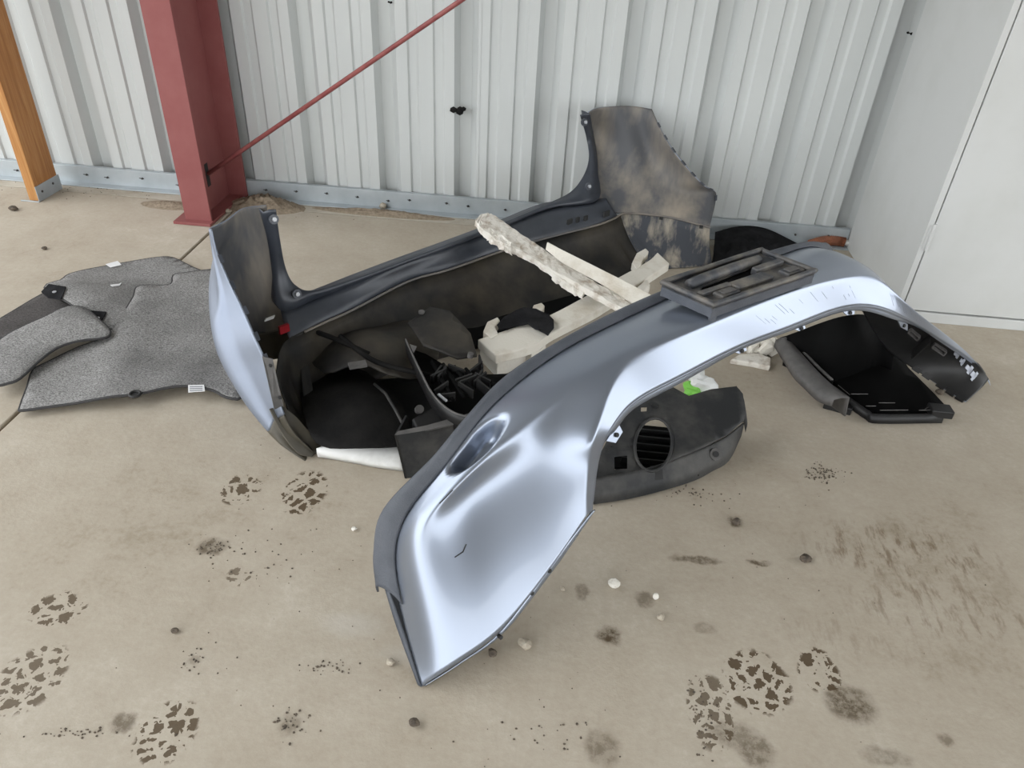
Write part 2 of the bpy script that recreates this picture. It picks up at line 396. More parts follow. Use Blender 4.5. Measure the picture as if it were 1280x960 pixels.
# base angle with screws, broken at the column
for nm, x0, x1 in (('baseboard_back', -4.5, -1.60), ('baseboard_back.001', -1.37, 1.13)):
    ba = root(nm, ((x0 + x1) / 2, 2.95, 0), kind='structure')
    bm = bmesh.new(); box(bm, x0, x1, 2.947, 2.9505, 0, .072); box(bm, x0, x1, 2.905, 2.947, 0, .004); box(bm, x0, x1, 2.9505, 2.968, .069, .072)
    from_bm('base_angle', bm, M['galv'], ba, bevel=.001)
    x = x0 + .1
    sm = None
    while x < x1:
        if sm is None:
            bm = bmesh.new(); cyl(bm, (x, 2.943, .038), (0, 1, 0), .004, .003, 8); cyl(bm, (x, 2.938, .040), (.5, 1, -.5), .0016, .011, 6)
            sm = from_bm('screw', bm, M['iron'], ba); xr = x
        else:
            o = sm.copy(); COL.objects.link(o); o.parent = ba; o.location = (x - xr, 0, random.uniform(-.012, .012))
        x += random.choice((.09, .13, .155))
# soil heaps lying along the wall base
def heap(name, cx, cy, rx, ry, h, label, parent=None, n=26):
    g = np.zeros((n, n, 3)); rnd = np.random.RandomState(int(abs(cx * 1000)))
    nz = rnd.rand(n, n)
    for i in range(n):
        for j in range(n):
            u, v = 2 * i / (n - 1) - 1, 2 * j / (n - 1) - 1; r = math.hypot(u, v)
            g[i, j] = (cx + u * rx, cy + v * ry, h * max(-.1, (1 - r)) * (.6 + .8 * nz[i, j]) - .001)
    o = grid_mesh(name, g, M['soil'], parent, 0); return tag(o, label, 'soil', kind='stuff')
heap('soil_heap', -1.25, 2.86, .17, .085, .05, 'brown heap of loose soil and grit at the foot of the red steel column')
heap('soil_heap', -1.62, 2.79, .13, .05, .014, 'thin patch of loose gritty soil along the wall left of the red steel column')
heap('soil_heap', -.76, 2.89, .30, .035, .018, 'long low ridge of sandy soil on the ledge right of the column')

# ceiling over the bay, and the eave beam
bm = bmesh.new(); box(bm, -2.9, 7.5, -7.5, 3.05, 4.0, 4.06); c_ = from_bm('ceiling', bm, M['roof']); c_['kind'] = 'structure'

# ================================================================== STEEL COLUMN, ROD, POST, CABINET
col = root('steel_column', (-1.43, 2.65, 0), 'red oxide painted steel I-beam column standing against the corrugated white wall', 'column')
FX0, FX1 = -1.484, -1.379
bm = bmesh.new(); box(bm, FX0, FX1, 2.645, 2.657, 0, 4.0); from_bm('front_flange', bm, M['red'], col, bevel=.001)
bm = bmesh.new(); box(bm, -1.437, -1.428, 2.6572, 2.932, .0, 4.0); from_bm('web', bm, M['red'], col)
bm = bmesh.new(); box(bm, -1.532, -1.352, 2.932, 2.945, .0, 4.0); from_bm('back_flange', bm, M['red'], col, bevel=.001)
bm = bmesh.new(); box(bm, -1.52, -1.372, 2.615, 2.96, .001, .012); from_bm('base_plate', bm, M['red'], col, bevel=.001)
A_ = PY(272, 209, 2.775); B_ = PY(577, 0, 2.775); d_ = (B_ - A_).normalized()
A_ = Vector((-1.424, 2.775, A_.z + (-1.424 - A_.x) * d_.z / d_.x))
bm = bmesh.new(); box(bm, -1.4282, -1.4265, 2.762, 2.788, A_.z - .05, A_.z + .04); from_bm('rod_slot', bm, M['dark_gap'], col)
bm = bmesh.new(); tube(bm, [A_, A_ + d_ * 3.0], .0085, 10)
tag(from_bm('brace_rod', bm, M['rod'], smooth=True), 'thin red steel brace rod running diagonally up from the red column', 'rod')

wp = root('wooden_post', (-2.145, 2.79, 0), 'orange-brown stained wooden plank post standing on edge at the far left', 'post')
bm = bmesh.new(); box(bm, -2.166, -2.126, 2.715, 2.862, .004, 4.0); from_bm('plank', bm, M['wood'], wp, bevel=.002)
br = None
bm = bmesh.new(); box(bm, -2.1258, -2.123, 2.712, 2.870, .0, .062); box(bm, -2.20, -2.123, 2.708, 2.7148, 0, .004)
br = from_bm('post_bracket', bm, M['galv'], wp, bevel=.0008)
for y, z in ((2.745, .034), (2.82, .04)):
    bm = bmesh.new(); cyl(bm, (-2.1222, y, z), (1, 0, 0), .005, .0015, 8); from_bm('nail', bm, M['iron'], br)

cb = root('metal_cabinet', (1.14, 2.36, 0), 'tall white painted metal cabinet with a hinged door at the right of the wall', 'cabinet')
CX, CY, CH = 1.132, 2.36, 2.4
bm = bmesh.new(); box(bm, CX, CX + .004, CY + .012, 2.944, .0, CH); from_bm('side_panel', bm, M['cab'], cb)
bm = bmesh.new(); box(bm, CX - .001, CX + .018, CY - .004, CY + .012, .037, CH); box(bm, CX, CX + 1.1, CY, CY + .012, CH - .05, CH)
from_bm('door_frame', bm, M['cab'], cb, bevel=.001)
bm = bmesh.new(); box(bm, CX + .0215, CX + 1.05, CY - .006, CY + .012, .040, CH - .055); dr = from_bm('door', bm, M['cab'], cb, bevel=.0015)
bm = bmesh.new(); box(bm, CX + .0182, CX + .0215, CY + .004, CY + .02, .038, CH - .05); from_bm('door_gap', bm, M['dark_gap'], cb)
for z in (.30, 1.06, 1.9):
    bm = bmesh.new(); cyl(bm, (CX + .020, CY - .009, z), (0, 0, 1), .0055, .045, 10); box(bm, CX + .006, CX + .02, CY - .0065, CY - .0042, z - .04, z + .04)
    from_bm('hinge', bm, M['cab'], cb, bevel=.0006)
bm = bmesh.new(); box(bm, CX, CX + 1.1, CY - .012, CY + .02, 0, .036); from_bm('sill', bm, M['cab'], cb, bevel=.002)
bm = bmesh.new(); box(bm, CX + 1.09, CX + 1.1, CY + .012, 2.94, 0, CH); box(bm, CX, CX + 1.1, CY + .012, 2.94, CH, CH + .005); from_bm('rear_shell', bm, M['cab'], cb)

# dark spots on the wall
for px, py, s, lb in ((573, 138, .022, 'black dried mud nest stuck on a rib in the middle of the wall'), (488, 3, .008, 'small black insect nest high on the wall near the brace rod'), (1137, 42, .008, 'small dark insect nest on the wall rib beside the cabinet')):
    c = PY(px, py, WY - .004); rnd = random.Random(px)
    bm = bmesh.new()
    for k in range(6):
        r = s * rnd.uniform(.25, .6); mt = Matrix.Translation(c + Vector((rnd.uniform(-1, 1) * s, 0, rnd.uniform(-.35, .35) * s))) @ Matrix.Diagonal((r * 1.3, r * .6, r, 1))
        bmesh.ops.create_icosphere(bm, subdivisions=1, radius=1, matrix=mt)
    tag(from_bm('mud_nest', bm, M['felt']), lb, 'nest')

# ================================================================== FRONT (SILVER) BUMPER, standing on its wing ends
GU = [ # rows across: v1 paint edge, v2, v3, v3b, v4 crease, v5 opening edge
 [(527, 858, .003), (560, 836, .045), (623, 791, .08), (684, 716, .17), (733, 645, .255), (741, 638, .25)],
 [(504, 775, .065), (536, 752, .145), (606, 710, .175), (672, 655, .24), (732, 615, .295), (743, 612, .28)],
 [(488, 700, .15), (522, 672, .238), (590, 620, .27), (665, 590, .31), (735, 575, .345), (748, 575, .325)],
 [(503, 640, .235), (546, 628, .288), (610, 580, .335), (683, 545, .37), (741, 550, .385), (756, 550, .355)],
 [(554, 582, .32), (602, 562, .352), (655, 530, .39), (705, 507, .41), (752, 512, .415), (768, 530, .375)],
 [(590, 526, .37), (645, 517, .397), (690, 497, .42), (725, 484, .435), (763, 484, .44), (786, 507, .385)],
 [(640, 480, .405), (690, 470, .432), (725, 463, .447), (757, 454, .457), (782, 453, .455), (815, 488, .39)],
 [(700, 437, .435), (747, 428, .457), (775, 430, .466), (800, 430, .47), (824, 431, .467), (857, 468, .395)],
 [(770, 402, .455), (808, 402, .472), (836, 403, .478), (862, 405, .48), (888, 406, .474), (925, 432, .40)],
 [(842, 367, .465), (880, 372, .48), (908, 377, .485), (931, 379, .485), (953, 379, .478), (988, 410, .40)],
 [(925, 335, .47), (955, 340, .485), (975, 345, .487), (995, 350, .485), (1017, 356, .475), (1042, 387, .395)],
 [(985, 316, .47), (1010, 318, .482), (1032, 325, .48), (1052, 334, .475), (1068, 345, .465), (1082, 381, .385)],
 [(1038, 308, .455), (1058, 312, .465), (1078, 322, .462), (1090, 332, .455), (1099, 347, .44), (1112, 388, .36)],
 [(1095, 425, .12), None, None, None, (1137, 383, .37), (1140, 402, .30)],
 [(1135, 455, .04), None, None, None, (1174, 411, .255), (1182, 427, .20)],
 [(1180, 487, .012), None, None, None, (1214, 444, .12), (1222, 454, .085)],
 [(1207, 503, .003), None, None, None, (1235, 473, .04), (1238, 482, .02)]]
Ad = Vector((.782, .624, 0))
ctrl = []
for row in GU:
    row_i = len(ctrl)
    w_ = [P(*q) if q else None for q in row]
    if 3 <= row_i <= 14: w_[5] = P(row[5][0], row[5][1], row[5][2] + .012)
    for k in (1, 2, 3):
        if w_[k] is None:
            t = k / 4; w_[k] = w_[0].lerp(w_[4], t) + Ad * .055 * math.sin(math.pi * t) * (1 if row is not GU[-1] else .3)
    ctrl.append([tuple(q) for q in w_])
ctrl = np.array(ctrl)                                            # (u, v, 3)
def dense(ctrl, nu):
    u = np.stack([crom(ctrl[:, v], nu) for v in range(ctrl.shape[1])], 1); out = []
    for r in u:
        a = crom(r[:5], 14); c = a[-1]; e = r[5]
        dn = np.linalg.norm(e - c); k = min(.012, dn * .3)
        band = [c + (e - c) * t for t in np.linspace(0, 1, 12)[1:]]
        # round the crease a little
        out.append(np.concatenate([a, band]))
    g = np.array(out)
    ci = 56
    for _ in range(2):
        g2 = g.copy(); g2[:, ci - 1:ci + 2] = (g[:, ci - 2:ci + 1] + g[:, ci - 1:ci + 2] * 2 + g[:, ci:ci + 3]) / 4; g = g2
    return g
SG = dense(ctrl, 14)
for _ in range(60):          # even out the rows along the length, ends held
    SG[1:-1] = SG[1:-1] * .5 + (SG[:-2] + SG[2:]) * .25
for _ in range(14):
    SG[:, 1:54] = SG[:, 1:54] * .5 + (SG[:, :53] + SG[:, 2:55]) * .25
def normals(g):
    du = np.gradient(g, axis=0); dv = np.gradient(g, axis=1); n = np.cross(du, dv)
    n /= np.linalg.norm(n, axis=2, keepdims=True) + 1e-9
    return n
N_ = normals(SG)
if N_[60, 30] @ (np.array([0, 0, H]) - SG[60, 30]) < 0: N_ = -N_
# oval lamp pocket pressed into the near wing
c0 = np.array(P(597, 550, .36)); a0 = np.array(P(566, 582, .33)); a1 = np.array(P(626, 524, .385))
ax = (a1 - a0); La = np.linalg.norm(ax) / 2; ax /= 2 * La
mid = (a0 + a1) / 2
nr = N_[50:70, 6:30].reshape(-1, 3).mean(0); nr /= np.linalg.norm(nr); bx = np.cross(nr, ax); bx /= np.linalg.norm(bx)
dl = SG - mid; s_ = (dl @ ax) / (La * 1.12); t_ = (dl @ bx) / .027
t_ = t_ + .35 * (1 - s_ ** 2) * 0
q_ = np.sqrt(s_ ** 2 + t_ ** 2); dist_ok = (np.abs(dl @ nr) < .06)
sm_ = np.clip((1.08 - q_) / np.where(s_ > .1, .75, .34), 0, 1); sm_ = sm_ * sm_ * (3 - 2 * sm_)
sm_ = sm_ * np.clip((np.arange(SG.shape[1]) - 3) / 4, 0, 1)[None]
SG = SG - nr * (sm_ * dist_ok * .045)[..., None]
# groove that runs on from the pocket toward the middle
fb = root('silver_bumper', tuple(P(530, 858)), 'silver-blue painted bumper cover standing on its wing ends like an arch in the foreground', 'bumper')
cover = grid_mesh('cover', SG, [M['paint'], M['black']], fb, .0032, -1, 1)
if True:
    # orient faces outward so the painted side is outside
    me = cover.data; v0 = me.polygons[(56) * 67 + 30]
    ctr = np.array(me.vertices[v0.vertices[0]].co) + np.array(fb.location)
    if Vector(v0.normal).dot(Vector((0, 0, H)) - Vector(ctr)) < 0: me.flip_normals()
# unpainted lower lip along the far edge
LL = [(471, 733, .105), (468, 690, .155), (480, 637, .235), (541, 573, .325), (577, 530, .365), (627, 476, .40), (690, 434, .432), (760, 396, .452), (836, 362.5, .462), (918, 331, .465), (980, 312.5, .466), (1030, 304.5, .452)]
L1 = [(486, 737, .106)] + [(488, 700, .15), (503, 640, .235), (554, 582, .32), (590, 526, .37), (640, 480, .405), (700, 437, .435), (770, 402, .455), (842, 367, .465), (925, 335, .47), (985, 316, .47), (1038, 308, .455)]
lo = crom([P(*q) for q in LL], 8)
ii_ = np.concatenate([np.linspace(17, 28, 9)[:-1], np.linspace(28, 168, 81)])
li = np.stack([np.interp(ii_, range(len(SG)), SG[:, 2, k]) for k in range(3)], 1) + N_[np.round(ii_).astype(int), 2] * .0015
lg = np.stack([li, li * .6 + lo * .4 + (0, 0, .011), li * .25 + lo * .75 + (0, 0, .009), lo, lo + (0, .004, -.02)], 1)
lg = np.stack([crom(r, 4) for r in lg])
grid_mesh('lower_lip', lg, M['lip'], fb, .004, 0)
# dark wheel-arch edge strip from the lip down to the tip
e1 = crom([P(*q) for q in [(486, 737, .104), (503, 783, .055), (527, 859, .002)]], 10)
e2 = crom([P(*q) for q in [(482, 737, .100), (497, 785, .05), (523, 856, .002)]], 10)
grid_mesh('wheel_arch_strip', np.stack([e1 + (0, 0, .001), e2, e2 + (.02, .02, -.004)], 1), M['lip'], fb, .003, 0)
# fender flange along the near wing's lower edge
f1 = crom([P(*q) for q in [(741, 638, .25), (690, 704, .165), (626, 789, .072), (575, 828, .03), (530, 857, .004)]], 10)
wgt = np.array([.25, 1, .6, .25, .05]); wgt = np.interp(np.linspace(0, 4, len(f1)), range(5), wgt)[:, None]
grid_mesh('fender_flange', np.stack([f1, f1 + wgt * np.array((.012, .012, -.010)), f1 + wgt * np.array((.017, .028, -.016))], 1), M['paint'], fb, .003, 0)
for px, py, z in ((686, 713, .155), (664, 741, .125), (625, 796, .068)):
    bm = bmesh.new(); cyl(bm, P(px, py, z), (1, -1, .4), .004, .004, 10); from_bm('clip_hole', bm, M['dark_gap'], fb)
# opening flange folded back below the band, with mounting tabs
ed = SG[:, -1]; prev = SG[:, -2]; di = ed - prev; di /= np.linalg.norm(di, axis=1, keepdims=True)
nin = -N_[:, -2]
fl2 = np.stack([ed, ed + nin * .007 + di * .002, ed + nin * .009 + di * .007, ed + nin * .010 + di * .016], 1)
grid_mesh('opening_flange', fl2[6:-14], M['paint'], fb, .0025, 0)
def tab(i, w, l, mat='paint'):
    c = Vector(ed[i] + nin[i] * .011 + di[i] * .014); dr_ = Vector(di[i]); al = Vector(ed[i + 1] - ed[i - 1]).normalized(); nn = al.cross(dr_).normalized()
    bm = bmesh.new(); prism(bm, [c - al * w, c - al * w * .6 + dr_ * l, c + al * w * .6 + dr_ * l, c + al * w], .003, nn)
    o = from_bm('mounting_tab', bm, M[mat], fb, bevel=.0006)
    bm = bmesh.new(); cyl(bm, c + dr_ * l * .55, nn, .0045 if l < .03 else .007, .0034, 10); from_bm('bolt_hole', bm, M['dark_gap'], o)
for i, w, l in ((52, .022, .022), (112, .02, .014), (129, .02, .014), (147, .022, .016), (178, .032, .028)): tab(i, w, l)
# pale pads standing for bright see-through holes, and a rib inside the far wing
def far(u, v):  # point on far wing inner face, u along 12..16, v 0..1 from lip to edge
    i = int(round((u) * 14)); r = SG[i]; return Vector(r[int(round(v * 55))]) , Vector(SG[min(i + 2, len(SG) - 1)][int(v * 55)] - SG[i - 2][int(v * 55)]).normalized(), Vector(r[min(int(v * 55) + 2, 55)] - r[max(int(v * 55) - 2, 0)]).normalized()
for u, v, w, l in ((14.55, .66, .012, .012), (14.8, .58, .008, .009), (15.08, .55, .012, .009), (15.35, .50, .009, .010)):
    c, a, b = far(u, v); n = a.cross(b).normalized(); n = -n if n.dot(Ad) > 0 else n
    bm = bmesh.new(); obox(bm, c + n * .006, a * w, b * l * .7, n * .002); obox(bm, c + n * .006 + a * w * .5, a * w * .4, b * l * 1.4, n * .002); from_bm('pale_pad', bm, M['clip'], fb)
for u, v in ((14.15, .5), (13.4, .45)):
    c, a, b = far(u, v); n = a.cross(b).normalized(); n = -n if n.dot(Ad) > 0 else n
    bm = bmesh.new()
    for s in (-1, 1): obox(bm, c + n * .007 + b * s * .011, a * .028, b * .0025, n * .005); obox(bm, c + n * .007 + a * s * .028, a * .0025, b * .011, n * .005)
    from_bm('slot_frame', bm, M['rim'], fb)
c, a, b = far(13.75, .4); n = a.cross(b).normalized(); n = -n if n.dot(Ad) > 0 else n
bm = bmesh.new(); obox(bm, c + n * .015, a * .0025, b * .06, n * .018); from_bm('stiffening_rib', bm, M['black'], fb)
for u in (14.2, 14.5, 14.9, 15.3, 15.7):
    c, a, b = far(u, .03); bm = bmesh.new(); obox(bm, c - b * .004, a * .012, b * .008, a.cross(b).normalized() * .004); from_bm('lip_clip', bm, M['black'], fb)
# fine scuffs across the bright band
bm = bmesh.new(); rnd = random.Random(21)
for k in range(34):
    i = rnd.choice([rnd.randint(122, 152), rnd.randint(172, 186)]); v0 = rnd.randint(58, 62); v1 = min(65, v0 + rnd.randint(2, 5))
    tube(bm, [Vector(SG[i, v] + N_[i, v] * .0002) for v in range(v0, v1)], rnd.uniform(.0002, .00035), 4)
so = from_bm('scuff_marks', bm, base('grey_scuff', (.24, .26, .30), .5)[0], fb); so['kind'] = 'stuff'
# scrapes in the paint
for pts in ([(549, 631), (556, 622), (566, 614)], [(570, 698), (577, 687), (584, 677)]):
    idx = []
    for px, py in pts:
        # nearest surface sample by viewing direction
        v = ray(px, py); v /= np.linalg.norm(v); q = SG.reshape(-1, 3) - np.array([0, 0, H]); q /= np.linalg.norm(q, axis=1, keepdims=True)
        k = int(np.argmax(q @ v)); idx.append(Vector(SG.reshape(-1, 3)[k] + N_.reshape(-1, 3)[k] * .0006))
    bm = bmesh.new(); tube(bm, idx, .0011, 5); from_bm('scratch', bm, M['dark_gap'], fb)

# ================================================================== REAR BUMPER, inner side toward the camera
rb = root('grey_bumper', tuple(P(560, 420)), 'large rear bumper cover seen from inside, silver outside, leaning near the wall', 'bumper')
def pts(l): return np.array([tuple(P(*q)) for q in l])
# left wing: clip edge, silver bulge, inner horn, fold
C0 = pts([(263, 287, .47), (270, 315, .42), (286, 352, .37), (304, 388, .32), (320, 425, .27), (333, 455, .22), (345, 487, .17), (352, 512, .13), (366, 540, .07), (394, 567, .0)])
C1 = pts([(262, 285, .465), (266, 320, .40), (272, 370, .325), (265, 405, .265), (270, 437, .21), (285, 470, .155), (305, 502, .10), (325, 527, .06), (345, 548, .03), (375, 569, -.0)])
C2 = np.array([(-.86 + .02 * i / 9, 1.66, .468 - .44 * i / 9) for i in range(10)])
C2[:, 0] += np.array([.03, .01, -.02, -.035, -.035, -.03, -.02, -.01, 0, .0])
C3 = np.array([(-.815 + .03 * i / 9, 1.73, .472 - .445 * i / 9) for i in range(10)])
C4 = np.array([(-.765 + .02 * i / 9, 1.76, .474 - .45 * i / 9) for i in range(10)])
LW = np.stack([C0, C0 * .55 + C1 * .45, C1, C2, C3, C4], 1)
LW = np.stack([crom(LW[:, k], 8) for k in range(6)], 1); LW = np.stack([crom(r, 8) for r in LW])
M['olive'] = worn('olive_plastic', (.05, .045, .034), (.085, .075, .055), 10, .55)
o = grid_mesh('left_wing', LW[:59], [M['paint_dull'], M['inner_dirty']], rb, .004, -1, 1)
o = grid_mesh('wing_skirt', LW[58:], M['olive'], rb, .004, -1)
LWN = normals(LW)
if (LWN[30, 14] @ np.array([1., -.8, 0])) > 0: pass
# right wing from the fold to the free end
def colz(top, bot, zt, zb, n=7): return np.array([(top[0] + (bot[0] - top[0]) * i / (n - 1), top[1] + (bot[1] - top[1]) * i / (n - 1), zt + (zb - zt) * i / (n - 1)) for i in range(n)])
E4 = pts([(815, 137, .5), (827, 162, .45), (842, 187, .4), (862, 212, .34), (880, 231, .29), (895, 243, .245), (887, 285, .16)])
E0 = colz((.045, 2.80), (.165, 2.645), .492, .168); E1 = colz((.075, 2.845), (.207, 2.682), .496, .168)
E2 = colz((.14, 2.872), (.299, 2.680), .5, .168); E3 = colz((.21, 2.878), (.383, 2.668), .502, .164)
_t = crom(T1_R := pts([(739, 141, .497), (744, 170, .39), (748, 194, .33), (749, 215, .285), (749, 245, .225), (764, 272, .17)]), 6)
E0 = np.stack([np.interp(np.linspace(0, len(_t) - 1, 7), range(len(_t)), _t[:, k]) for k in range(3)], 1) + (-.012, .014, 0)
E1 = E0 * .5 + colz((.10, 2.90), (.22, 2.70), .498, .168) * .5
for e_ in (E1, E2, E3): e_[1:-1, 1] += .03 * np.sin(np.linspace(0, math.pi, 7))[1:-1]
RW = np.stack([E0, E1, E2, E3, E4], 1); RW = np.stack([crom(RW[:, k], 8) for k in range(5)], 1); RW = np.stack([crom(r, 8) for r in RW])
o = grid_mesh('right_wing', RW, [M['paint'], M['inner_dirty']], rb, .004, -1, 1)
# flange strip around the opening: outer edge T0, fold T1
T0 = pts([(345, 262, .474), (350, 300, .385), (358, 338, .295), (370, 357, .252), (392, 363, .237), (440, 349, .232), (500, 327, .23), (560, 304, .23), (620, 281, .23), (681, 256, .23), (712, 241, .24), (728, 222, .275), (736, 200, .325), (734, 175, .385), (725, 144, .49)])
T1 = pts([(329, 265, .468), (336, 300, .385), (343, 345, .285), (352, 388, .20), (398, 372, .215), (448, 352, .222), (508, 329, .222), (568, 307, .222), (628, 284, .222), (688, 260, .222), (746, 250, .22), (747, 215, .285), (746, 194, .33), (742, 170, .39), (737, 142, .496)])
t0, t1 = crom(T0, 10), crom(T1, 10)
t1i = t1 + np.array([-.03, .035, 0])
grid_mesh('opening_flange', np.stack([t0, t0 * .5 + t1 * .5 + (0, 0, .003), t1, t1 * .5 + t1i * .5, t1i], 1), M['flange'], rb, .003, 0)
# inner face of the centre between fold and seam
T1c = pts([(352, 388, .20), (398, 372, .215), (448, 352, .222), (508, 329, .222), (568, 307, .222), (628, 284, .222), (688, 260, .222), (746, 250, .22), (760, 248, .22)])
Sm = pts([(362, 425, .165), (402, 405, .165), (442, 387, .165), (510, 352, .165), (562, 337, .165), (637, 311, .165), (690, 296, .165), (745, 282, .165), (772, 270, .17)])
tc, sc_ = crom(T1c, 8), crom(Sm, 8)
grid_mesh('centre_skin', np.stack([tc + (-.006, .006, -.002), tc * .66 + sc_ * .34 + (-.008, .010, 0), tc * .3 + sc_ * .7 + (-.006, .008, 0), sc_ + (0, .0, 0)], 1), M['flange'], rb, .003, 0)
# lower valance from seam to floor, all along
SA = pts([(345, 470, .165), (350, 442, .165), (362, 425, .165), (402, 405, .165), (442, 387, .165), (510, 352, .165), (562, 337, .165), (637, 311, .165), (690, 296, .165), (745, 282, .165), (766, 274, .168), (781, 267, .17), (812, 269, .17), (841, 273, .17), (887, 285, .16)])
BB = pts([(384, 560, .0), (390, 540, .004), (400, 520, .004), (430, 500, .004), (480, 470, .004), (550, 448, .004), (615, 430, .004), (690, 402, .004), (745, 372, .004), (790, 350, .004), (810, 340, .004), (825, 337, .004), (845, 335, .004), (865, 334, .004), (892, 331, .004)])
sa, bb = crom(SA, 8), crom(BB, 8)
n_ = len(sa); vg = []
amp = np.interp(np.linspace(0, 14, n_), [0, 2, 4, 9, 11, 14], [.0, .02, .05, .05, .02, .0])
for i in range(n_):
    r = []
    for t in np.linspace(0, 1, 9):
        p = sa[i] * (1 - t) + bb[i] * t
        p[2] = sa[i][2] * (1 - t) ** 1.8 + bb[i][2]
        p = p + np.array([-.5, .6, 0]) * amp[i] * math.sin(math.pi * t) * .3
        r.append(p)
    vg.append(r)
vg = np.array(vg); k_ = np.arange(n_)
vg[:, 3:8, 2] += (.010 * np.sin(k_ * .55) ** 2)[:, None] * np.array([.5, 1, 1, .8, .4])
grid_mesh('lower_valance', vg[:86], M['valance'], rb, .003, 0)
grid_mesh('valance_end', vg[85:], worn('scraped_valance', (.05, .055, .065), (.30, .27, .22), 16, .7, 0, .46, .66, .3, bstr=.3, mscale=(1.2, 1.2, .4)), rb, .003, 0)
# seam strip (lighter ridge) along the top of the valance
bm = bmesh.new(); tube(bm, [Vector(q) + Vector((.002, -.004, .003)) for q in sa[20:]], .0035, 6); from_bm('seam_ridge', bm, M['inner'], rb, smooth=True)
# fixings
for px, py, z in ((341, 274, .447), (370, 367, .235), (729, 153, .478), (734, 233, .27)):
    c = P(px, py, z); bm = bmesh.new(); n = Vector((.62, -.72, .3)).normalized()
    cyl(bm, c + n * .006, n, .0125, .004, 16); o = from_bm('fixing_boss', bm, M['flange'], rb)
    bm = bmesh.new(); cyl(bm, c + n * .012, n, .006, .004, 6); from_bm('bolt', bm, M['steel'], o)
# clips along the wing edges
for edge, rng, sg in ((LW[:, 0], range(10, 52, 7), 1), (RW[:, -1], range(6, 42, 5), -.8)):
    for i in rng:
        c = Vector(edge[i]); a = Vector(edge[i + 1] - edge[i - 1]).normalized(); b = Vector((.64, .77, 0)); nn = a.cross(b).normalized()
        bm = bmesh.new(); obox(bm, c + b * .006 * sg + Vector((.002, -.005, .001)), a * .011, b * .005, nn * .002)
        from_bm('edge_clip', bm, M['flange'], rb, bevel=.001)
# label, reflector and openings seen on the inner side
def plate(name, c, a, b, n, w, l, t, mat, parent):
    bm = bmesh.new(); obox(bm, c, a * w, b * l, n * t); return from_bm(name, bm, mat, parent)
da, db = Vector((.64, .77, 0)), Vector((.77, -.64, 0))
plate('label', P(337, 398, .20), da, Vector((.3, -.2, .5)).normalized(), db, .013, .008, .002, M['label'], rb)
plate('reflector', P(355, 411, .185), da, Vector((0, 0, 1)), db, .014, .011, .004, M['red_refl'], rb)
plate('label', P(297, 461, .165), Vector((.5, -.2, -.5)).normalized(), Vector((.3, .5, .3)).normalized(), Vector((-.5, -.7, .2)).normalized(), .011, .008, .002, M['clip'], rb)
for px, w in ((712, .012), (722, .008), (732, .008), (758, .016)):
    plate('slot', P(px, 278 - (px - 712) * .22, .185), da, Vector((0, 0, 1)), db, w, .012, .003, M['dark_gap'], rb)
for px, py in ((826, 271), (841, 272), (876, 282)):
    plate('clip_hole', P(px, py, .165) + Vector((0, -.012, 0)), Vector((1, 0, 0)), Vector((0, 0, 1)), Vector((0, 1, 0)), .006, .005, .004, M['dark_gap'], rb)
# pale bracket and olive flap on the front of the left wing
bm = bmesh.new(); prism(bm, [P(328, 446, .245), P(341, 449, .24), P(354, 507, .15), P(343, 512, .15)], .004, (-.5, .6, 0)); o = from_bm('wing_bracket', bm, M['rim'], rb)
for px, py, z in ((338, 457, .232), (350, 497, .167)):
    bm = bmesh.new(); cyl(bm, P(px, py, z), (.6, -.7, .3), .004, .003, 8); from_bm('bolt_hole', bm, M['dark_gap'], o)
fp = crom([P(*q) for q in [(337, 511, .125), (352, 541, .07), (372, 566, .025), (390, 571, .004)]], 8)
fq = crom([P(*q) for q in [(352, 508, .125), (368, 519, .09), (388, 540, .05), (407, 552, .01)]], 8)
grid_mesh('wing_flap', np.stack([fp, fp * .6 + fq * .4 + (0, .02, -.012), fq], 1), M['olive'], rb, .004, 0)

# ================================================================== CARPET MATS
def px_loop(l, z=0.0): return [tuple(P(x, y, z))[:2] for x, y in l]
def smooth_loop(loop, n=3):
    p = np.array(loop); N = len(p); out = []
    for i in range(N):
        a, b, c, d = p[i - 1], p[i], p[(i + 1) % N], p[(i + 2) % N]
        for t in np.arange(n) / n: out.append(tuple(.5 * (2 * b + (c - a) * t + (2 * a - 5 * b + 4 * c - d) * t * t + (3 * b - a - 3 * c + d) * t ** 3)))
    return out
def mat_thing(name, loop, zf, mat, label, loc, thick=.006):
    r_ = root(name, loc, label, 'mat'); lp = smooth_loop(loop)
    sheet('carpet', lp, zf, mat, r_, thick, .035)
    bm = bmesh.new(); tube(bm, [Vector((x, y, zf(x, y) + thick * .5)) for x, y in lp], thick * .62, 6, True)
    from_bm('binding', bm, M['binding'], r_, smooth=True); return r_
g_ = lambda x, y, c, w: math.exp(-((x - c[0]) ** 2 + (y - c[1]) ** 2) / w ** 2)
# lowest dark mat
LD = px_loop([(-14, 412), (0, 402), (15, 393), (52, 371), (62, 370), (95, 384), (110, 392), (96, 396), (60, 410), (14, 424), (-12, 421)])
mD = mat_thing('floor_mat', LD, lambda x, y: .003, M['carpet_dark'], 'dark brownish floor mat half hidden beneath the other mats at far left', tuple(P(40, 400)))
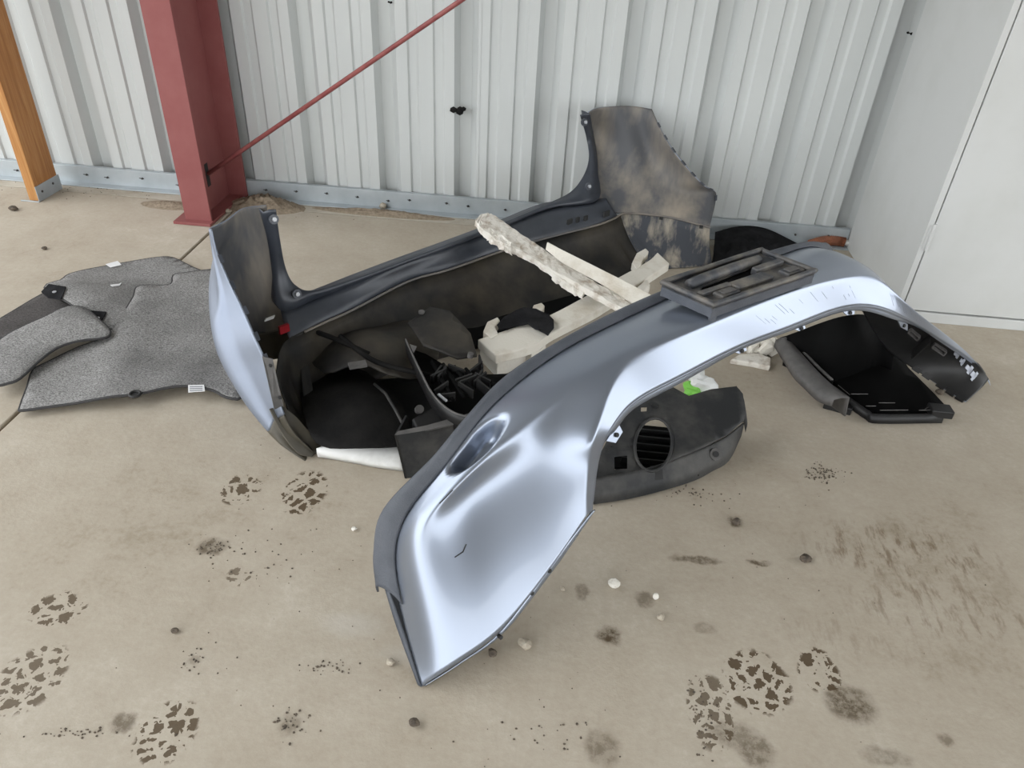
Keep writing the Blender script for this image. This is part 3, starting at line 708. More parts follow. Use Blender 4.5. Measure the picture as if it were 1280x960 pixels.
# front big mat
LB = px_loop([(277, 345), (232, 344), (217, 348), (214, 359), (190, 364), (173, 369), (169, 381), (156, 402), (143, 417), (134, 428), (100, 437), (60, 456), (42, 466), (35, 487), (26, 512), (30, 516), (75, 510), (137, 505), (172, 501), (200, 495), (232, 491), (267, 494), (283, 501), (303, 500), (303, 470), (292, 420)], .012)
rg0, rg1 = P(172, 372), P(143, 503)
rd = (rg1 - rg0); rd.z = 0; rl = rd.length; rd /= rl
def zB(x, y):
    q = Vector((x - rg0.x, y - rg0.y, 0)); d = abs(q.x * rd.y - q.y * rd.x); t = q.dot(rd) / rl
    z = .016 + .020 * math.exp(-(d / .07) ** 2) * max(0, min(1, 1.1 - t * .5))
    e = P(228, 490); z += .016 * g_(x, y, e, .13); e = P(262, 430); z -= .006 * g_(x, y, e, .16)
    return z
mB = mat_thing('floor_mat', LB, zB, M['carpet'], 'largest light grey carpet floor mat lying in front, beside the silver wing end', tuple(P(180, 440)))
# curled narrow mat
LC = px_loop([(-16, 447), (0, 434), (15, 424), (38, 414), (62, 405), (88, 393), (108, 396), (125, 408), (138, 417), (137, 424), (124, 428), (100, 432), (74, 440), (50, 455), (26, 474), (10, 480), (-8, 480)], .035)
def zC(x, y):
    return .020 + .030 * g_(x, y, P(45, 432), .28) + .022 * g_(x, y, P(118, 414), .12)
mC = mat_thing('floor_mat', LC, zC, M['carpet'], 'narrow pale grey carpet mat curling up at far left between the larger mats', tuple(P(60, 440)))
# back mat with the label, its near edge lifted over the others
LA = px_loop([(58, 366), (77, 355), (86, 341), (112, 330), (160, 320), (195, 314.5), (215, 315), (240, 327), (276, 341), (284, 346), (262, 358), (228, 375), (190, 392), (168, 404), (146, 413), (127, 410), (92, 390)], .03)
ea, eb = P(58, 368), P(146, 413)
def zA(x, y):
    d = (eb - ea); q = Vector((x - ea.x, y - ea.y, 0)); d.z = 0; l = d.length; d /= l
    off = abs(q.x * d.y - q.y * d.x)
    return .003 + .055 * math.exp(-(off / .13) ** 2) * (1 if abs(q.dot(d) / l - .5) < .62 else .3) * min(1, max(.2, 1.15 - abs(q.dot(d) / l - .5)))
mA = mat_thing('floor_mat', LA, zA, M['carpet'], 'rear grey carpet mat with black corner tabs and white tag, nearest the red column', tuple(P(180, 350)))
def on(zf, px, py, z0=.02, up=.007):
    p = P(px, py, z0); z = zf(p.x, p.y) + up; p = P(px, py, z); return Vector((p.x, p.y, zf(p.x, p.y) + up))
def patch(name, zf, l, t, mat, parent, up=.008):
    bm = bmesh.new(); prism(bm, [on(zf, x, y, .02, up + t) for x, y in l], t); return from_bm(name, bm, mat, parent)
for l in ([(52, 366), (62, 358), (84, 363), (76, 373), (60, 372)], [(105, 396), (112, 384), (132, 387), (124, 397)]):
    o = patch('corner_tab', zA, l, .004, M['cloth_black'], mA); c = on(zA, sum(p[0] for p in l) / len(l) + 2, sum(p[1] for p in l) / len(l) + 1, .02, .0125)
    bm = bmesh.new(); cyl(bm, c, (0, 0, 1), .006, .001, 12); from_bm('snap', bm, M['steel'], o)
patch('tag', zA, [(132, 330), (147, 326), (152, 331), (138, 334)], .0012, M['label'], mA)
patch('fluff', zA, [(138, 357), (149, 355), (152, 353), (150, 357), (141, 359)], .002, M['label'], mA)
tg = patch('tag', zB, [(235, 481), (255, 480.5), (256, 488), (235, 489.5)], .0012, M['label'], mB)
for k in range(3):
    patch('print_line', zB, [(237, 482.6 + k * 2.2), (253, 482.2 + k * 2.2), (253, 483.2 + k * 2.2), (237, 483.6 + k * 2.2)], .0003, M['print'], tg, .0088)
c = on(zB, 169, 493); bm = bmesh.new(); tube(bm, [c + Vector((.013 * math.cos(a), .013 * math.sin(a), .002)) for a in np.linspace(0, 2 * math.pi, 17)[:-1]], .004, 6, True)
gm = from_bm('grommet', bm, M['black'], mB, smooth=True); bm = bmesh.new(); cyl(bm, c + Vector((0, 0, .0005)), (0, 0, 1), .010, .0008, 12); from_bm('hole', bm, M['dark_gap'], gm)

# ================================================================== FOAM ABSORBERS
def bar(name, back, front, depth, mat, parent, rough=0, seed=0, n=6, lean=(0, 0, 0)):
    """bar from the two edges of its top face; depth down; rough = broken relief"""
    b, f = crom(back, n), crom(front, n); rnd = np.random.RandomState(seed); N = len(b); bm = bmesh.new(); rings = []
    K = 4
    for i in range(N):
        t = b[i]; q = f[i]; dn = np.array([lean[0], lean[1], -1.0]) * depth
        loop = [t + (q - t) * k / K for k in range(K + 1)] + [q + dn * k / 2 for k in (1, 2)] + [q + dn + (t - q) * k / K for k in range(1, K + 1)] + [t + dn * .5]
        if rough:
            loop = [p + rnd.uniform(-1, 1, 3) * rough for p in loop]
        rings.append([bm.verts.new(p) for p in loop])
    L = len(rings[0])
    for i in range(N - 1):
        for k in range(L): bm.faces.new((rings[i][k], rings[i][(k + 1) % L], rings[i + 1][(k + 1) % L], rings[i + 1][k]))
    bm.faces.new(rings[0][::-1]); bm.faces.new(rings[-1])
    return from_bm(name, bm, mat, parent, bevel=0 if rough else .004)
def slab(name, l, t, mat, parent, bevel=.003, direction=(0, 0, -1)):
    bm = bmesh.new(); prism(bm, [P(*q) for q in l], t, direction); return from_bm(name, bm, mat, parent, bevel=bevel)
ZB = .13
fB = root('foam_absorber', tuple(P(720, 400)), 'off-white foam bumper absorber with hooked tabs lying inside the rear bumper', 'foam block', 'loose foam absorbers')
bar('beam', pts([(597, 424, ZB), (657, 404, ZB), (690, 392, ZB), (737, 367, ZB), (772, 347, ZB), (810, 326, ZB), (822, 315, ZB)]),
    pts([(620, 444, ZB), (665, 432, ZB), (692, 415, ZB), (740, 391, ZB), (762, 378, ZB), (797, 355, ZB), (837, 329, ZB)]), .030, M['foam'], fB)
for l in ([(604, 414), (609, 402), (622, 396), (625, 400), (619, 408), (623, 417), (614, 422)], [(664, 388), (667, 381), (677, 378), (681, 382), (674, 396), (668, 399)],
          [(790, 328), (796, 316), (807, 310), (811, 314), (804, 322), (801, 331), (795, 336)], [(797, 358), (809, 349), (813, 356), (803, 365)]):
    slab('hook_tab', [(x, y, ZB + .004) for x, y in l], .028, M['foam'], fB)
slab('lower_lug', [(600, 432, .09), (622, 447, .09), (655, 440, .09), (668, 434, .09), (640, 446, .07), (622, 452, .07)], .05, M['foam'], fB)
slab('lower_lug', [(655, 432, .10), (672, 423, .10), (683, 427, .10), (678, 436, .10), (664, 441, .10)], .05, M['foam'], fB)
fA = root('foam_absorber', tuple(P(700, 330)), 'long broken white foam strip with crumbling end resting across the rear bumper sill', 'foam block', 'loose foam absorbers')
ZA = .27
zz = [.285, .28, .262, .24, .215, .192, .172, .165]
bar('broken_bar', pts([(x, y, z) for (x, y), z in zip([(603, 267), (616, 268), (643, 287), (672, 306), (702, 327), (742, 351), (790, 381), (812, 393)], zz)]),
    pts([(x, y, z) for (x, y), z in zip([(594, 274), (603, 286), (628, 303), (656, 316), (690, 337), (733, 360), (783, 388), (806, 402)], zz)]), .022, M['foam_dirty'], fA, .0022, 3, 8)
bar('crumbled_edge', pts([(692, 334, .21), (712, 345, .20), (735, 356, .185)]), pts([(690, 341, .205), (708, 354, .19), (729, 366, .175)]), .022, M['foam_dirty'], fA, .004, 9, 6)
bar('crumbled_edge', pts([(597, 272, .285), (612, 286, .277), (640, 304, .26)]), pts([(603, 286, .275), (618, 299, .265), (640, 312, .25)]), .02, M['foam_dirty'], fA, .005, 5, 6)
gA = np.stack([crom(pts([(684, 303, .262), (720, 321, .243), (770, 346, .22), (830, 377, .20)]), 6), crom(pts([(682, 312, .238), (706, 330, .222), (750, 354, .198), (812, 392, .178)]), 6)], 1)
grid_mesh('upright_flange', gA, M['foam'], fA, .005, -1).data.polygons.foreach_set('use_smooth', [False] * (len(gA) - 1))
# black scrap over the absorber
cl = root('cloth_scrap', tuple(P(660, 405, .13)), 'scrap of black cloth draped over the hooked white foam absorber', 'cloth')
LS = px_loop([(621, 408), (630, 397), (655, 387), (670, 386), (686, 391), (692, 400), (692, 412), (685, 421), (668, 413), (660, 405), (642, 406), (624, 413)], ZB + .012)
sheet('cloth', LS, lambda x, y: ZB + .012 + .007 * math.sin(40 * x) * math.sin(33 * y + 1), M['cloth_black'], cl, .003, .012)

# ================================================================== DARK PARTS HEAPED INSIDE THE REAR BUMPER
def dome(c, w, h, z0, wob=.0, fr=20): return lambda x, y: z0 + h * g_(x, y, c, w) + wob * math.sin(fr * x + 3 * y) * math.cos(fr * .8 * y)
lw = root('wheel_liner', tuple(P(440, 520)), 'black felt wheel arch liner lying nearest inside the left bumper wing', 'liner')
sheet('felt_shell', smooth_loop(px_loop([(376, 470), (384, 530), (402, 553), (440, 556), (496, 551), (512, 536), (500, 505), (474, 474), (448, 452), (404, 456)], .07)), dome(P(440, 500, .1), .16, .06, .03, .006, 22), M['felt'], lw, .006, .025)
bm = bmesh.new(); tube(bm, [P(x, y, z + .012) for x, y, z in [(468, 480, .075), (482, 492, .085), (494, 512, .08), (506, 535, .06)]], .004, 6); from_bm('pressed_rib', bm, M['liner'], lw, smooth=True)
bm = bmesh.new(); prism(bm, [P(372, 420, .13), P(378, 415, .13), P(398, 540, .02), P(384, 545, .02)], .003, (1, .3, 0)); from_bm('side_wall', bm, M['black'], lw)
lw2 = root('wheel_liner', tuple(P(470, 430)), 'dusty black wheel arch liner heaped against the left inside of the rear bumper', 'liner')
sheet('felt_shell', smooth_loop(px_loop([(384, 425), (420, 412), (462, 402), (512, 394), (540, 402), (548, 440), (522, 466), (486, 470), (450, 462), (404, 462)], .11)), dome(P(470, 435, .12), .17, .07, .07, .011, 19), M['valance'], lw2, .005, .025)
for q in ([(383, 411, .15), (420, 424, .15), (462, 443, .14)], [(425, 420, .155), (470, 452, .14), (540, 470, .12)]):
    bm = bmesh.new(); tube(bm, crom([P(*k) for k in q], 5).tolist(), .007, 6); from_bm('folded_edge', bm, M['felt'], lw2, smooth=True)
bm = bmesh.new(); obox(bm, P(447, 456, .15), (.02, .01, 0), (-.005, .01, 0), (0, 0, .004)); from_bm('metal_clip', bm, M['rim'], lw2)
sp = root('splash_panel', tuple(P(565, 425)), 'flat dusty dark panel lying behind the black slatted grille', 'panel')
sheet('panel_face', px_loop([(510, 405), (538, 388), (562, 394), (588, 420), (596, 446), (572, 452), (530, 438)], .15), lambda x, y: .15 + .01 * math.sin(15 * x), M['valance'], sp, .005, .03)
bm = bmesh.new(); cyl(bm, P(527, 390, .165), (0, 0, 1), .009, .003, 10); from_bm('metal_clip', bm, M['rim'], sp)
bm = bmesh.new(); cyl(bm, P(588, 444, .165), (.2, 0, 1), .008, .006, 10); from_bm('bolt', bm, M['rim'], sp)
us = root('gap_filler', tuple(P(560, 500)), 'added flat black sheet darkening the floor gaps beneath the heap of liners and grille', 'tray')  # added black sheet, darkens the bare floor gaps under the heap
sheet('filler_face', smooth_loop(px_loop([(392, 480), (470, 474), (560, 470), (636, 474), (640, 482), (560, 545), (505, 556), (430, 556), (402, 545)], .01)), lambda x, y: .006, M['black'], us, .004, .05)
gr = root('grille', tuple(P(580, 480)), 'black plastic grille with a thin bright edge wedged behind the silver bumper', 'grille')
GO = px_loop([(509, 430), (516, 446), (527, 468), (538, 488), (552, 505), (568, 516), (585, 521), (612, 502), (650, 466), (640, 452), (600, 452), (560, 446), (532, 434)], .15)
sheet('shell', GO, lambda x, y: .125 + .02 * math.sin(9 * x), M['black_gloss'], gr, .005, .03)
ge = crom([P(x, y, .165) for x, y in [(507, 424), (516, 444), (527, 467), (538, 488), (552, 505), (568, 516), (585, 521)]], 5)
grid_mesh('side_wall', np.stack([ge, ge - (0, 0, .02), ge - (-.004, 0, .05)], 1), M['black'], gr, .004)
bm = bmesh.new(); tube(bm, ge.tolist(), .0026, 6); from_bm('bright_edge', bm, M['rim'], gr, smooth=True)
bm = bmesh.new(); prism(bm, [P(512, 430, .168), P(521, 433, .168), P(517, 441, .168)], .002); from_bm('corner_tag', bm, M['rim'], gr)
rnd = random.Random(4)
for k in range(16):
    x = 535 + rnd.uniform(0, 75); y = 478 + rnd.uniform(-12, 30) - (x - 545) * .25; a = rnd.uniform(0, 3.14)
    bm = bmesh.new(); obox(bm, P(x, y, .15), (math.cos(a) * .022, math.sin(a) * .022, .004), (-math.sin(a) * .0025, math.cos(a) * .0025, 0), (0, 0, .012)); from_bm('fin', bm, M['black'], gr)
for k in range(5):
    bm = bmesh.new(); tube(bm, [P(540 + k * 14, 452 + k * 3, .15), P(566 + k * 13, 500 - k * 5, .15)], .005, 6); from_bm('slat', bm, M['black_gloss'], gr)
bm = bmesh.new(); obox(bm, P(553, 497, .163), (.012, -.012, 0), (.002, .002, 0), (0, 0, .002)); from_bm('metal_clip', bm, M['steel'], gr)
bx = root('duct_piece', tuple(P(540, 560)), 'dark grey folded plastic duct corner standing at the near wing of the silver bumper', 'duct')
bm = bmesh.new()
a0, a1, a2 = P(493, 544, .13), P(532, 538, .13), P(600, 522, .135)
b0, b1, b2 = P(506, 598, .0), P(540, 596, 0), P(590, 560, .03)
prism(bm, [a0, a1, b1, b0], .005, (.3, .9, 0)); prism(bm, [a1, a2, b2, b1], .005, (.3, .9, 0)); from_bm('face', bm, M['liner'], bx, bevel=.0015)
bm = bmesh.new(); prism(bm, [a0, a1, a2, a2 + Vector((0, .03, .002)), a1 + Vector((.0, .018, .002)), a0 + Vector((.005, .014, .002))], .004); from_bm('top_lip', bm, M['rim'], bx, bevel=.001)
bm = bmesh.new(); prism(bm, [a0, b0, b0 + Vector((.005, .09, 0)), a0 + Vector((.005, .09, -.01))], .005, (1, 0, 0)); from_bm('side_face', bm, M['black'], bx)
sb = root('plastic_box', tuple(P(540, 525)), 'small black plastic box between the black liner and the grille', 'box')
slab('body', [(514, 523, .08), (543, 507, .09), (571, 526, .085), (556, 537, .075), (521, 538, .075)], .07, M['black'], sb, .006)
bm = bmesh.new(); cyl(bm, P(524, 512, .09), (.3, -.6, .7), .011, .008, 12); from_bm('plug', bm, M['rim'], sb)
wpn = root('white_panel', tuple(P(450, 570)), 'curved white plastic panel sticking out under the black liner on the floor', 'panel')
w0 = crom([P(*q) for q in [(396, 561, .03), (420, 552, .035), (455, 548, .035), (500, 546, .03)]], 6); w1 = crom([P(*q) for q in [(396, 565, .022), (432, 571, .02), (468, 578, .02), (505, 583, .02)]], 6)
grid_mesh('curved_face', np.stack([w0, w0 * .5 + w1 * .5 + (0, 0, .006), w1, w1 + (0, .004, -.018)], 1), M['white_plastic'], wpn, .003, 0)
st = root('shadow_strip', tuple(P(650, 400)), 'matt black strip standing in for the shadowed gap behind the hooked foam absorber', 'strip')  # shadow in the gap below the valance, drawn as a black strip
slab('strip_face', [(569, 412, .03), (606, 398, .03), (738, 362, .03), (742, 372, .03), (640, 408, .03), (596, 432, .03), (584, 430, .03)], .012, M['black_gloss'], st, .002)
cs = root('tan_flap', tuple(P(742, 292, .1)), 'small tan dusty plastic flap inside the right end of the rear bumper', 'flap')
sheet('flap_face', px_loop([(714, 294), (735, 287), (752, 284), (767, 288), (752, 294), (731, 300)], .12), lambda x, y: .12, M['ledge'], cs, .004, .02)

# ================================================================== LICENCE PLATE BRACKET ON THE SILVER BUMPER
ZP = .522
pb = root('plate_bracket', tuple(P(925, 345, ZP)), 'dusty black plastic licence plate bracket resting on top of the silver bumper', 'bracket')
cL, cF, cR, cK = P(829, 351, ZP), P(893, 379, ZP), P(1018, 337, ZP), P(951, 311, ZP)
def Q(u, v, z=0): # u along the long side (left->right), v from back to front
    a = cL.lerp(cK, u); b = cF.lerp(cR, u); p = a.lerp(b, v); p.z += z; return p
bm = bmesh.new(); prism(bm, [Q(.06, .18, -.019), Q(.94, .14, -.019), Q(.94, .66, -.019), Q(.06, .7, -.019)], .002); from_bm('slot_shade', bm, M['cloth_black'], pb)  # black panel added for the shade inside the plate slot
out = smooth_loop([tuple(Q(u, v))[:2] for u, v in [(.0, .06), (.02, .0), (.3, 0), (.6, 0), (.98, 0), (1, .06), (1, .5), (1, .95), (.98, 1), (.6, 1), (.3, 1), (.02, 1), (0, .95), (0, .5)]], 2)
slot = [tuple(Q(u, v))[:2] for u, v in [(.14, .46), (.2, .38), (.80, .30), (.86, .36), (.84, .44), (.62, .50), (.60, .56), (.36, .54), (.32, .50)]]
sheet('back_plate', out, lambda x, y: ZP - .014, M['bracket'], pb, .004, .02, [slot], smooth=False)
bm = bmesh.new(); tube(bm, [Vector((x, y, ZP - .003)) for x, y in out], .006, 6, True); from_bm('rim', bm, M['bracket'], pb, smooth=True)
bm = bmesh.new()
for i in range(len(out)):
    a, b = out[i], out[(i + 1) % len(out)]; bm.faces.new([bm.verts.new((*a, ZP)), bm.verts.new((*b, ZP)), bm.verts.new((*b, ZP - .034)), bm.verts.new((*a, ZP - .034))])
bmesh.ops.remove_doubles(bm, verts=bm.verts, dist=1e-5)
o = from_bm('skirt', bm, M['lip'], pb); s = o.modifiers.new('shell', 'SOLIDIFY'); s.thickness = .003
bm = bmesh.new(); prism(bm, [Q(.0, .93, -.03), Q(.06, 1, -.03), Q(.05, 1, -.052), Q(.02, .96, -.055)], .004, (0, .5, 0)); from_bm('corner_foot', bm, M['lip'], pb)
bm = bmesh.new(); tube(bm, [Q(.12, .27, -.006), Q(.3, .26, -.003), Q(.6, .24, -.003), Q(.85, .22, -.006)], .012, 10); from_bm('roll_bar', bm, M['bracket'], pb, smooth=True)
def lump(name, u0, u1, v0, v1, h, mat='bracket', bev=.003):
    bm = bmesh.new(); prism(bm, [Q(u0, v0, h - .014), Q(u1, v0, h - .014), Q(u1, v1, h - .014), Q(u0, v1, h - .014)], h + .002); return from_bm(name, bm, M[mat], pb, bevel=bev)
lump('locating_block', .05, .34, .56, .66, .014); lump('locating_block', .34, .68, .58, .82, .013); lump('locating_block', .66, .95, .42, .54, .016)
for u in (.14, .80):
    f_ = lump('clip_seat', u, u + .17, .68, .90, .012)
    bm = bmesh.new(); prism(bm, [Q(u + .03, .73, .001), Q(u + .14, .73, .001), Q(u + .14, .85, .001), Q(u + .03, .85, .001)], .003); from_bm('metal_clip', bm, M['rim'], f_, bevel=.001)

# ================================================================== UNDER THE ARCH
fd = root('fender_liner', tuple(P(830, 570)), 'grey-black plastic fender liner with a round hole lying under the silver arch', 'liner')
c0_ = lambda x, y, s=4.8: (700 + x / s, 440 + y / s)
up_o = [c0_(*q) for q in [(190, 690), (215, 760), (560, 685), (880, 562), (1005, 500), (1100, 420), (1106, 370), (1090, 275), (1050, 232), (900, 243), (770, 275), (640, 205), (520, 270), (390, 370), (280, 520)]]
zt = lambda py: .055 + (580 - py) / 90 * .075
def zU(x, y):
    yy = (y - P(830, 580, .06).y) / max(.01, (P(830, 490, .12).y - P(830, 580, .06).y)); return .055 + .06 * max(-.3, min(1.3, yy)) - .0
UP = [tuple(P(x, y, .06 + .055 * max(0, (585 - y) / 95)))[:2] for x, y in up_o]
rh = [tuple(P(*c0_(565 + 112 * math.cos(a), 535 + 118 * math.sin(a)), .085))[:2] for a in np.linspace(0, 2 * math.pi, 25)[:-1]]
sq = [tuple(P(*c0_(*q), .075))[:2] for q in [(330, 598), (408, 595), (412, 655), (335, 658)]]
sh = [tuple(P(*c0_(*q), .1))[:2] for q in [(485, 335), (520, 335), (520, 356), (485, 356)]]
fs = sheet('upper_face', UP, zU, M['liner'], fd, .004, .025, [rh, sq, sh])
lo_t = crom([P(*c0_(x, y), .056) for x, y in [(190, 770), (215, 757), (380, 725), (560, 687), (720, 630), (880, 566), (1000, 506), (1100, 425)]], 4)
lo_b = crom([P(*c0_(x, y), .006) for x, y in [(190, 915), (215, 908), (400, 880), (600, 832), (800, 770), (905, 715), (1010, 650), (1085, 500)]], 4)
grid_mesh('lower_flange', np.stack([lo_t, lo_t + (0, -.004, -.008), lo_t * .4 + lo_b * .6 + (0, 0, .004), lo_b, lo_b + (0, .008, -.003)], 1), M['liner'], fd, .004, 0)
en = crom([P(*c0_(x, y), z) for x, y, z in [(1050, 232, .115), (1092, 275, .105), (1108, 370, .085), (1100, 425, .058)]], 4); em = crom([P(*c0_(x, y), z) for x, y, z in [(1046, 240, .112), (1075, 300, .10), (1060, 400, .08), (1000, 500, .06)]], 4)
grid_mesh('end_fold', np.stack([em + (0, 0, .006), em * .5 + en * .5 + (0, 0, .016), en + (0, 0, .004), en + (.012, 0, -.03)], 1), M['liner'], fd, .004, 0)
bm = bmesh.new(); tube(bm, [Vector((x, y, zU(x, y) + .004)) for x, y in rh], .004, 6, True); from_bm('hole_rim', bm, M['liner'], fd, smooth=True)
ctr_ = P(*c0_(565, 560), .045); bm = bmesh.new(); box(bm, ctr_.x - .11, ctr_.x + .11, ctr_.y - .06, ctr_.y + .12, .006, .014); from_bm('under_tray', bm, M['black_gloss'], fd)
for k in range(5):
    bm = bmesh.new(); box(bm, ctr_.x - .08, ctr_.x + .08, ctr_.y - .04 + k * .03, ctr_.y - .036 + k * .03, .014, .030); from_bm('slat', bm, M['black'], fd)
for x, y, r in ((530, 735, .013), (930, 615, .015)):
    c = P(*c0_(x, y), .036); n = Vector((.1, -.7, .7)).normalized()
    bm = bmesh.new(); cyl(bm, c + n * .003, n, r, .004, 16); o = from_bm('bolt_boss', bm, M['rim'], fd)
    bm = bmesh.new(); cyl(bm, c + n * .0075, n, r * .5, .001, 12); from_bm('bolt_hole', bm, M['dark_gap'], o)
c = P(*c0_(580, 725), .04); bm = bmesh.new(); obox(bm, c, (.014, .004, 0), (-.002, .012, .012), (0, -.004, .004)); from_bm('bolt_recess', bm, M['dark_gap'], fd)
for x, y in ((420, 527), (318, 524), (290, 540), (425, 648)):
    c = P(*c0_(x, y), .09); bm = bmesh.new(); cyl(bm, Vector((c.x, c.y, zU(c.x, c.y) + .0045)), (0, 0, 1), .0045, .001, 8); from_bm('rivet_hole', bm, M['dark_gap'], fd)
c = P(*c0_(565, 335), .1); bm = bmesh.new(); cyl(bm, Vector((c.x, c.y, zU(c.x, c.y) + .005)), (0, 0, 1), .009, .004, 10); from_bm('plug', bm, M['black'], fd)

tr = root('black_tray', tuple(P(1080, 470)), 'glossy black plastic tray with grey left rim under the far silver bumper end', 'tray')
k4 = lambda x, y: (960 + x / 4, 300 + y / 4)
sheet('tray_floor', px_loop([k4(*q) for q in [(60, 490), (130, 470), (250, 455), (370, 450), (480, 440), (590, 480), (640, 545), (700, 640), (835, 775), (890, 835), (880, 870), (560, 872), (480, 850), (330, 745), (210, 610)]], .012), lambda x, y: .010, M['black_gloss'], tr, .004, .04)
r0 = crom([P(*k4(x, y), .085) for x, y in [(88, 488), (130, 530), (180, 585), (260, 672), (330, 735), (405, 790)]], 4); r1 = crom([P(*k4(x, y), .07) for x, y in [(40, 503), (88, 580), (140, 660), (195, 715), (260, 775), (330, 800)]], 4)
grid_mesh('rim', np.stack([r0 + (.008, 0, -.06), r0, r0 * .5 + r1 * .5 + (0, 0, .004), r1, r1 + (0, 0, -.02)], 1), M['rim'], tr, .004, 0)
i0 = crom([P(*k4(x, y), .075) for x, y in [(110, 478), (160, 540), (250, 635), (320, 700)]], 4)
bm = bmesh.new(); tube(bm, i0.tolist(), .0045, 6); from_bm('inner_ridge', bm, M['rim'], tr, smooth=True)
grid_mesh('inner_wall', np.stack([i0, i0 + (.01, .0, -.03), i0 + (.02, 0, -.06)], 1), M['black_gloss'], tr, .003)
bk = crom([P(*k4(x, y), z) for x, y, z in [(100, 476, .10), (200, 438, .15), (300, 402, .20), (400, 378, .22), (500, 378, .20), (585, 440, .13), (640, 530, .08)]], 4)
bf_ = bk.copy(); bf_[:, 2] = .012; grid_mesh('rear_wall', np.stack([bk, bk * .5 + bf_ * .5 + (0, -.01, 0), bf_ + (0, -.03, 0)], 1), M['black_gloss'], tr, .003)
nw = crom([P(*k4(x, y), z) for x, y, z in [(330, 730, .04), (420, 795, .04), (500, 850, .03), (560, 870, .03), (880, 868, .03)]], 4)
grid_mesh('near_wall', np.stack([nw, nw + (0, -.006, -.014), nw + (0, -.008, -.026)], 1), M['black'], tr, .004)
bm = bmesh.new(); obox(bm, P(*k4(860, 855), .03), (.03, 0, 0), (0, .02, 0), (0, 0, .012)); from_bm('end_clip', bm, M['black'], tr, bevel=.003)
for a, b in (((415, 770), (500, 770)), ((490, 830), (540, 830)), ((555, 814), (635, 814)), ((560, 851), (700, 850)), ((755, 851), (880, 850)), ((785, 845), (825, 825)), ((350, 725), (410, 775))):
    bm = bmesh.new(); tube(bm, [P(*k4(*a), .034), P(*k4(*b), .034)], .0011, 5); from_bm('bright_ridge', bm, M['rim'], tr)
bm = bmesh.new(); obox(bm, P(*k4(355, 825), .012), (.035, -.012, 0), (.01, .02, 0), (0, 0, .012)); from_bm('foot_block', bm, M['black'], tr, bevel=.003)

ts = root('crumpled_wrapper', tuple(P(872, 486)), 'crumpled white and green plastic wrapper on the floor behind the fender liner', 'wrapper')
def crumple(name, c, r, mat, parent, seed, flat=.6, sub=3, spk=.35):
    rn = np.random.RandomState(seed); bm = bmesh.new(); bmesh.ops.create_icosphere(bm, subdivisions=sub, radius=1)
    ds = rn.randn(22, 3); ds /= np.linalg.norm(ds, axis=1, keepdims=True); am = rn.uniform(-spk, spk, 22)
    for v in bm.verts:
        p = np.array(v.co); k = 1 + float(np.sum(am * np.clip((ds @ p - .72) * 3.5, 0, 1))); v.co = Vector(p * k * r); v.co.z *= flat
    zm = min(v.co.z for v in bm.verts)
    for v in bm.verts: v.co = v.co + Vector(c) - Vector((0, 0, zm))
    return from_bm(name, bm, mat, parent)
crumple('white_film', P(876, 491), .036, M['tissue'], ts, 5, .9, 3, .45); crumple('green_film', P(866, 493), .026, M['green'], ts, 8, .6, 3, .5)
crumple('white_film', P(871, 476), .018, M['tissue'], ts, 12, 1.0, 2, .5)
ff = root('foam_fragment', tuple(P(945, 452)), 'broken off-white foam fragment on the floor under the middle of the silver bumper', 'foam fragment')
slab('base_chunk', [(913, 449, .018), (925, 442, .02), (948, 441, .022), (964, 447, .022), (963, 458, .018), (940, 453, .018)], .018, M['foam_dirty'], ff, .004)
for i, (px, py, r) in enumerate([(938, 446, .02), (951, 446, .024), (958, 440, .022), (966, 436, .02), (947, 437, .018)]): crumple('lump', P(px, py), r, M['foam'], ff, 20 + i, 1.2, 2, .6)

# black film, orange hose and pipe end behind the bumper
bf = root('black_sheeting', tuple(P(950, 315)), 'crumpled black plastic sheeting against the wall behind the silver bumper', 'sheeting')
lo_ = crom(pts([(888, 345, .002), (925, 340, .002), (965, 330, .002), (1005, 318, .002)]), 7); tp = crom(pts([(894, 290, .05), (924, 283, .055), (958, 286, .05), (1004, 308, .012)]), 7)
rn = np.random.RandomState(3); gg = []
for t in np.linspace(0, 1, 12):
    r = lo_ * (1 - t) + tp * t; r[:, 2] = np.maximum(r[:, 2], .003) + rn.uniform(0, .028, len(r)) * math.sin(math.pi * min(1, t + .12)); gg.append(r)
grid_mesh('film', np.array(gg), M['cloth_black'], bf, .0015, 0)
oh = root('ribbed_hose', tuple(P(1035, 302)), 'short rusty orange ribbed hose on the floor between the wall and cabinet', 'hose')
hp = crom(pts([(1012, 306, .02), (1030, 301.5, .022), (1046, 301, .022), (1056, 303, .02)]), 14)
bm = bmesh.new(); tube(bm, hp.tolist(), [.017 + .0045 * (i % 2) for i in range(len(hp))], 10); from_bm('ribs', bm, M['orange'], oh)
bm = bmesh.new(); tube(bm, [hp[-1], P(1072, 304, .018)], .012, 10); from_bm('pipe_end', bm, M['white_plastic'], oh, smooth=True)

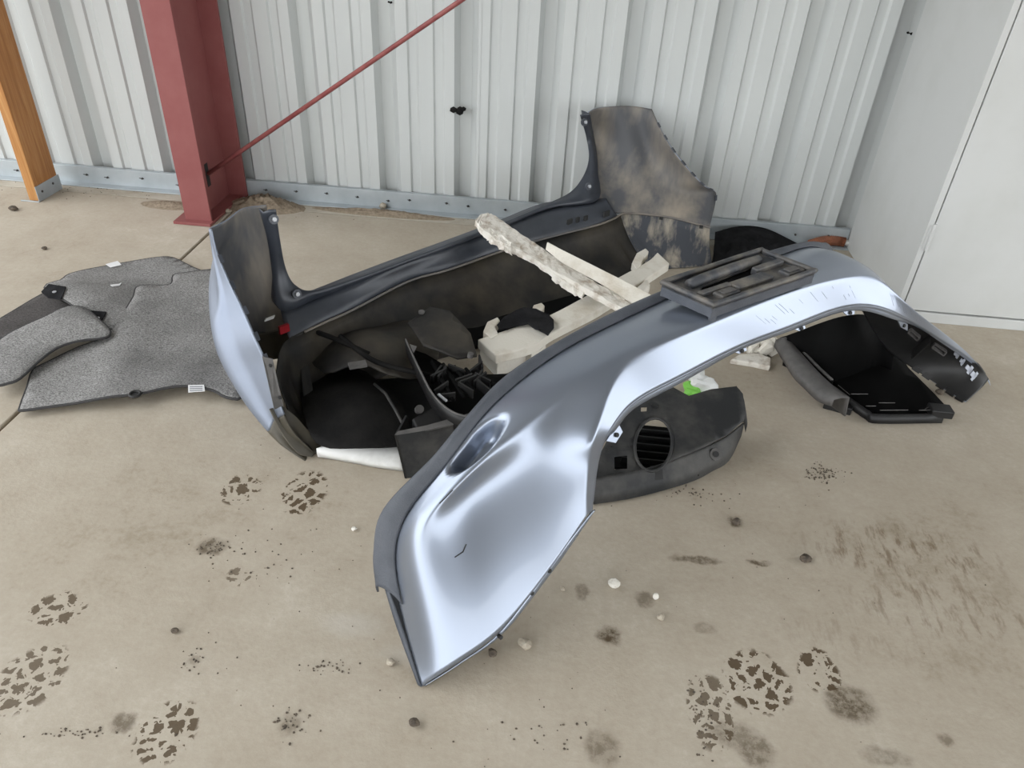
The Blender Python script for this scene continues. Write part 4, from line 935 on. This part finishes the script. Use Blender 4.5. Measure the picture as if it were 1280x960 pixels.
# ================================================================== STONES AND LITTER
def S(px, py, r_px, mat, label, cat='stone', name='stone', sq=.75):
    d = (P(px + r_px, py) - P(px - r_px, py)).length / 2
    o = rock(name, P(px, py), d, M[mat], px * 7 + py, sq); return tag(o, label, cat)
S(655, 809, 10, 'stone', 'tan pebble on the floor just right of the pointed bumper tip, largest of the pebbles')
S(615, 819, 7, 'stone_dark', 'dark earthy lump on the floor close under the pointed bumper tip', 'dirt clod', 'dirt_clod')
S(767, 733, 8, 'stone_white', 'white angular stone chip on the floor above the black oil spot')
S(703, 738, 4, 'stone', 'tiny tan pebble on the floor close to the lower edge of the silver wing')
S(819, 749, 4, 'stone_white', 'small upright pale stone chip right of the white angular stone', sq=1.4)
S(825, 774, 6, 'stone', 'grey-tan wedge pebble on the floor right of the black oil spot')
S(518, 907, 8, 'stone_dark', 'round black lump on the floor at the bottom centre of the photo', 'dirt clod', 'dirt_clod')
S(1006, 701, 8, 'stone_dark', 'dark grey clod on the floor right of the elongated oil streak', 'dirt clod', 'dirt_clod')
S(488, 830, 6, 'stone', 'small grey pebble on the floor left of the pointed bumper tip')
S(219, 790, 5, 'stone_dark', 'small brown clod on the open floor left of the silver bumper', 'dirt clod', 'dirt_clod')
S(920, 655, 6, 'stone_dark', 'small dark clod on the floor below the fender liner', 'dirt clod', 'dirt_clod')
S(18, 263, 7, 'stone_dark', 'dark clod on the floor left of the wooden post', 'dirt clod', 'dirt_clod', .5)
S(56, 312, 4, 'stone_dark', 'small dark clod on the bare floor above the rear mat', 'dirt clod', 'dirt_clod', .6)
S(479, 262, 5, 'stone', 'pale stone on the ledge against the base of the corrugated wall', sq=1.0)
S(285, 266, 4, 'stone', 'pale pebble in the soil at the foot of the red column')
S(443, 663, 4, 'stone_white', 'tiny yellowish pebble on the floor left of the lip of the silver bumper')
S(1173, 468 + 25, 5, 'stone_dark', 'small dark clod on the floor in front of the cabinet sill', 'dirt clod', 'dirt_clod')
bm = bmesh.new(); rnd = random.Random(11)
def grit(cx, cy, sx, sy, n, r0=.0008, r1=.0026):
    for _ in range(n):
        p = P(cx + rnd.gauss(0, sx), cy + rnd.gauss(0, sy)); r = rnd.uniform(r0, r1)
        bmesh.ops.create_icosphere(bm, subdivisions=1, radius=r, matrix=Matrix.Translation(p + Vector((0, 0, r * .4))) @ Matrix.Diagonal((1, rnd.uniform(.6, 1.2), .7, 1)))
grit(1028, 592, 11, 6, 110); grit(870, 618, 22, 6, 40); grit(362, 905, 12, 9, 40); grit(265, 685, 12, 6, 40); grit(410, 835, 18, 4, 30)
grit(330, 690, 40, 24, 40); grit(90, 915, 40, 5, 40); grit(880, 900, 10, 30, 40); grit(240, 825, 14, 9, 25); grit(690, 920, 40, 12, 25); grit(640, 700, 300, 160, 120, .0007, .0018); grit(150, 235, 60, 7, 90); grit(330, 250, 20, 6, 60); grit(540, 270, 90, 4, 50)
tag(from_bm('grit', bm, M['stone_dark']), 'dark grit and crumbs scattered over the concrete floor', 'grit', kind='stuff')
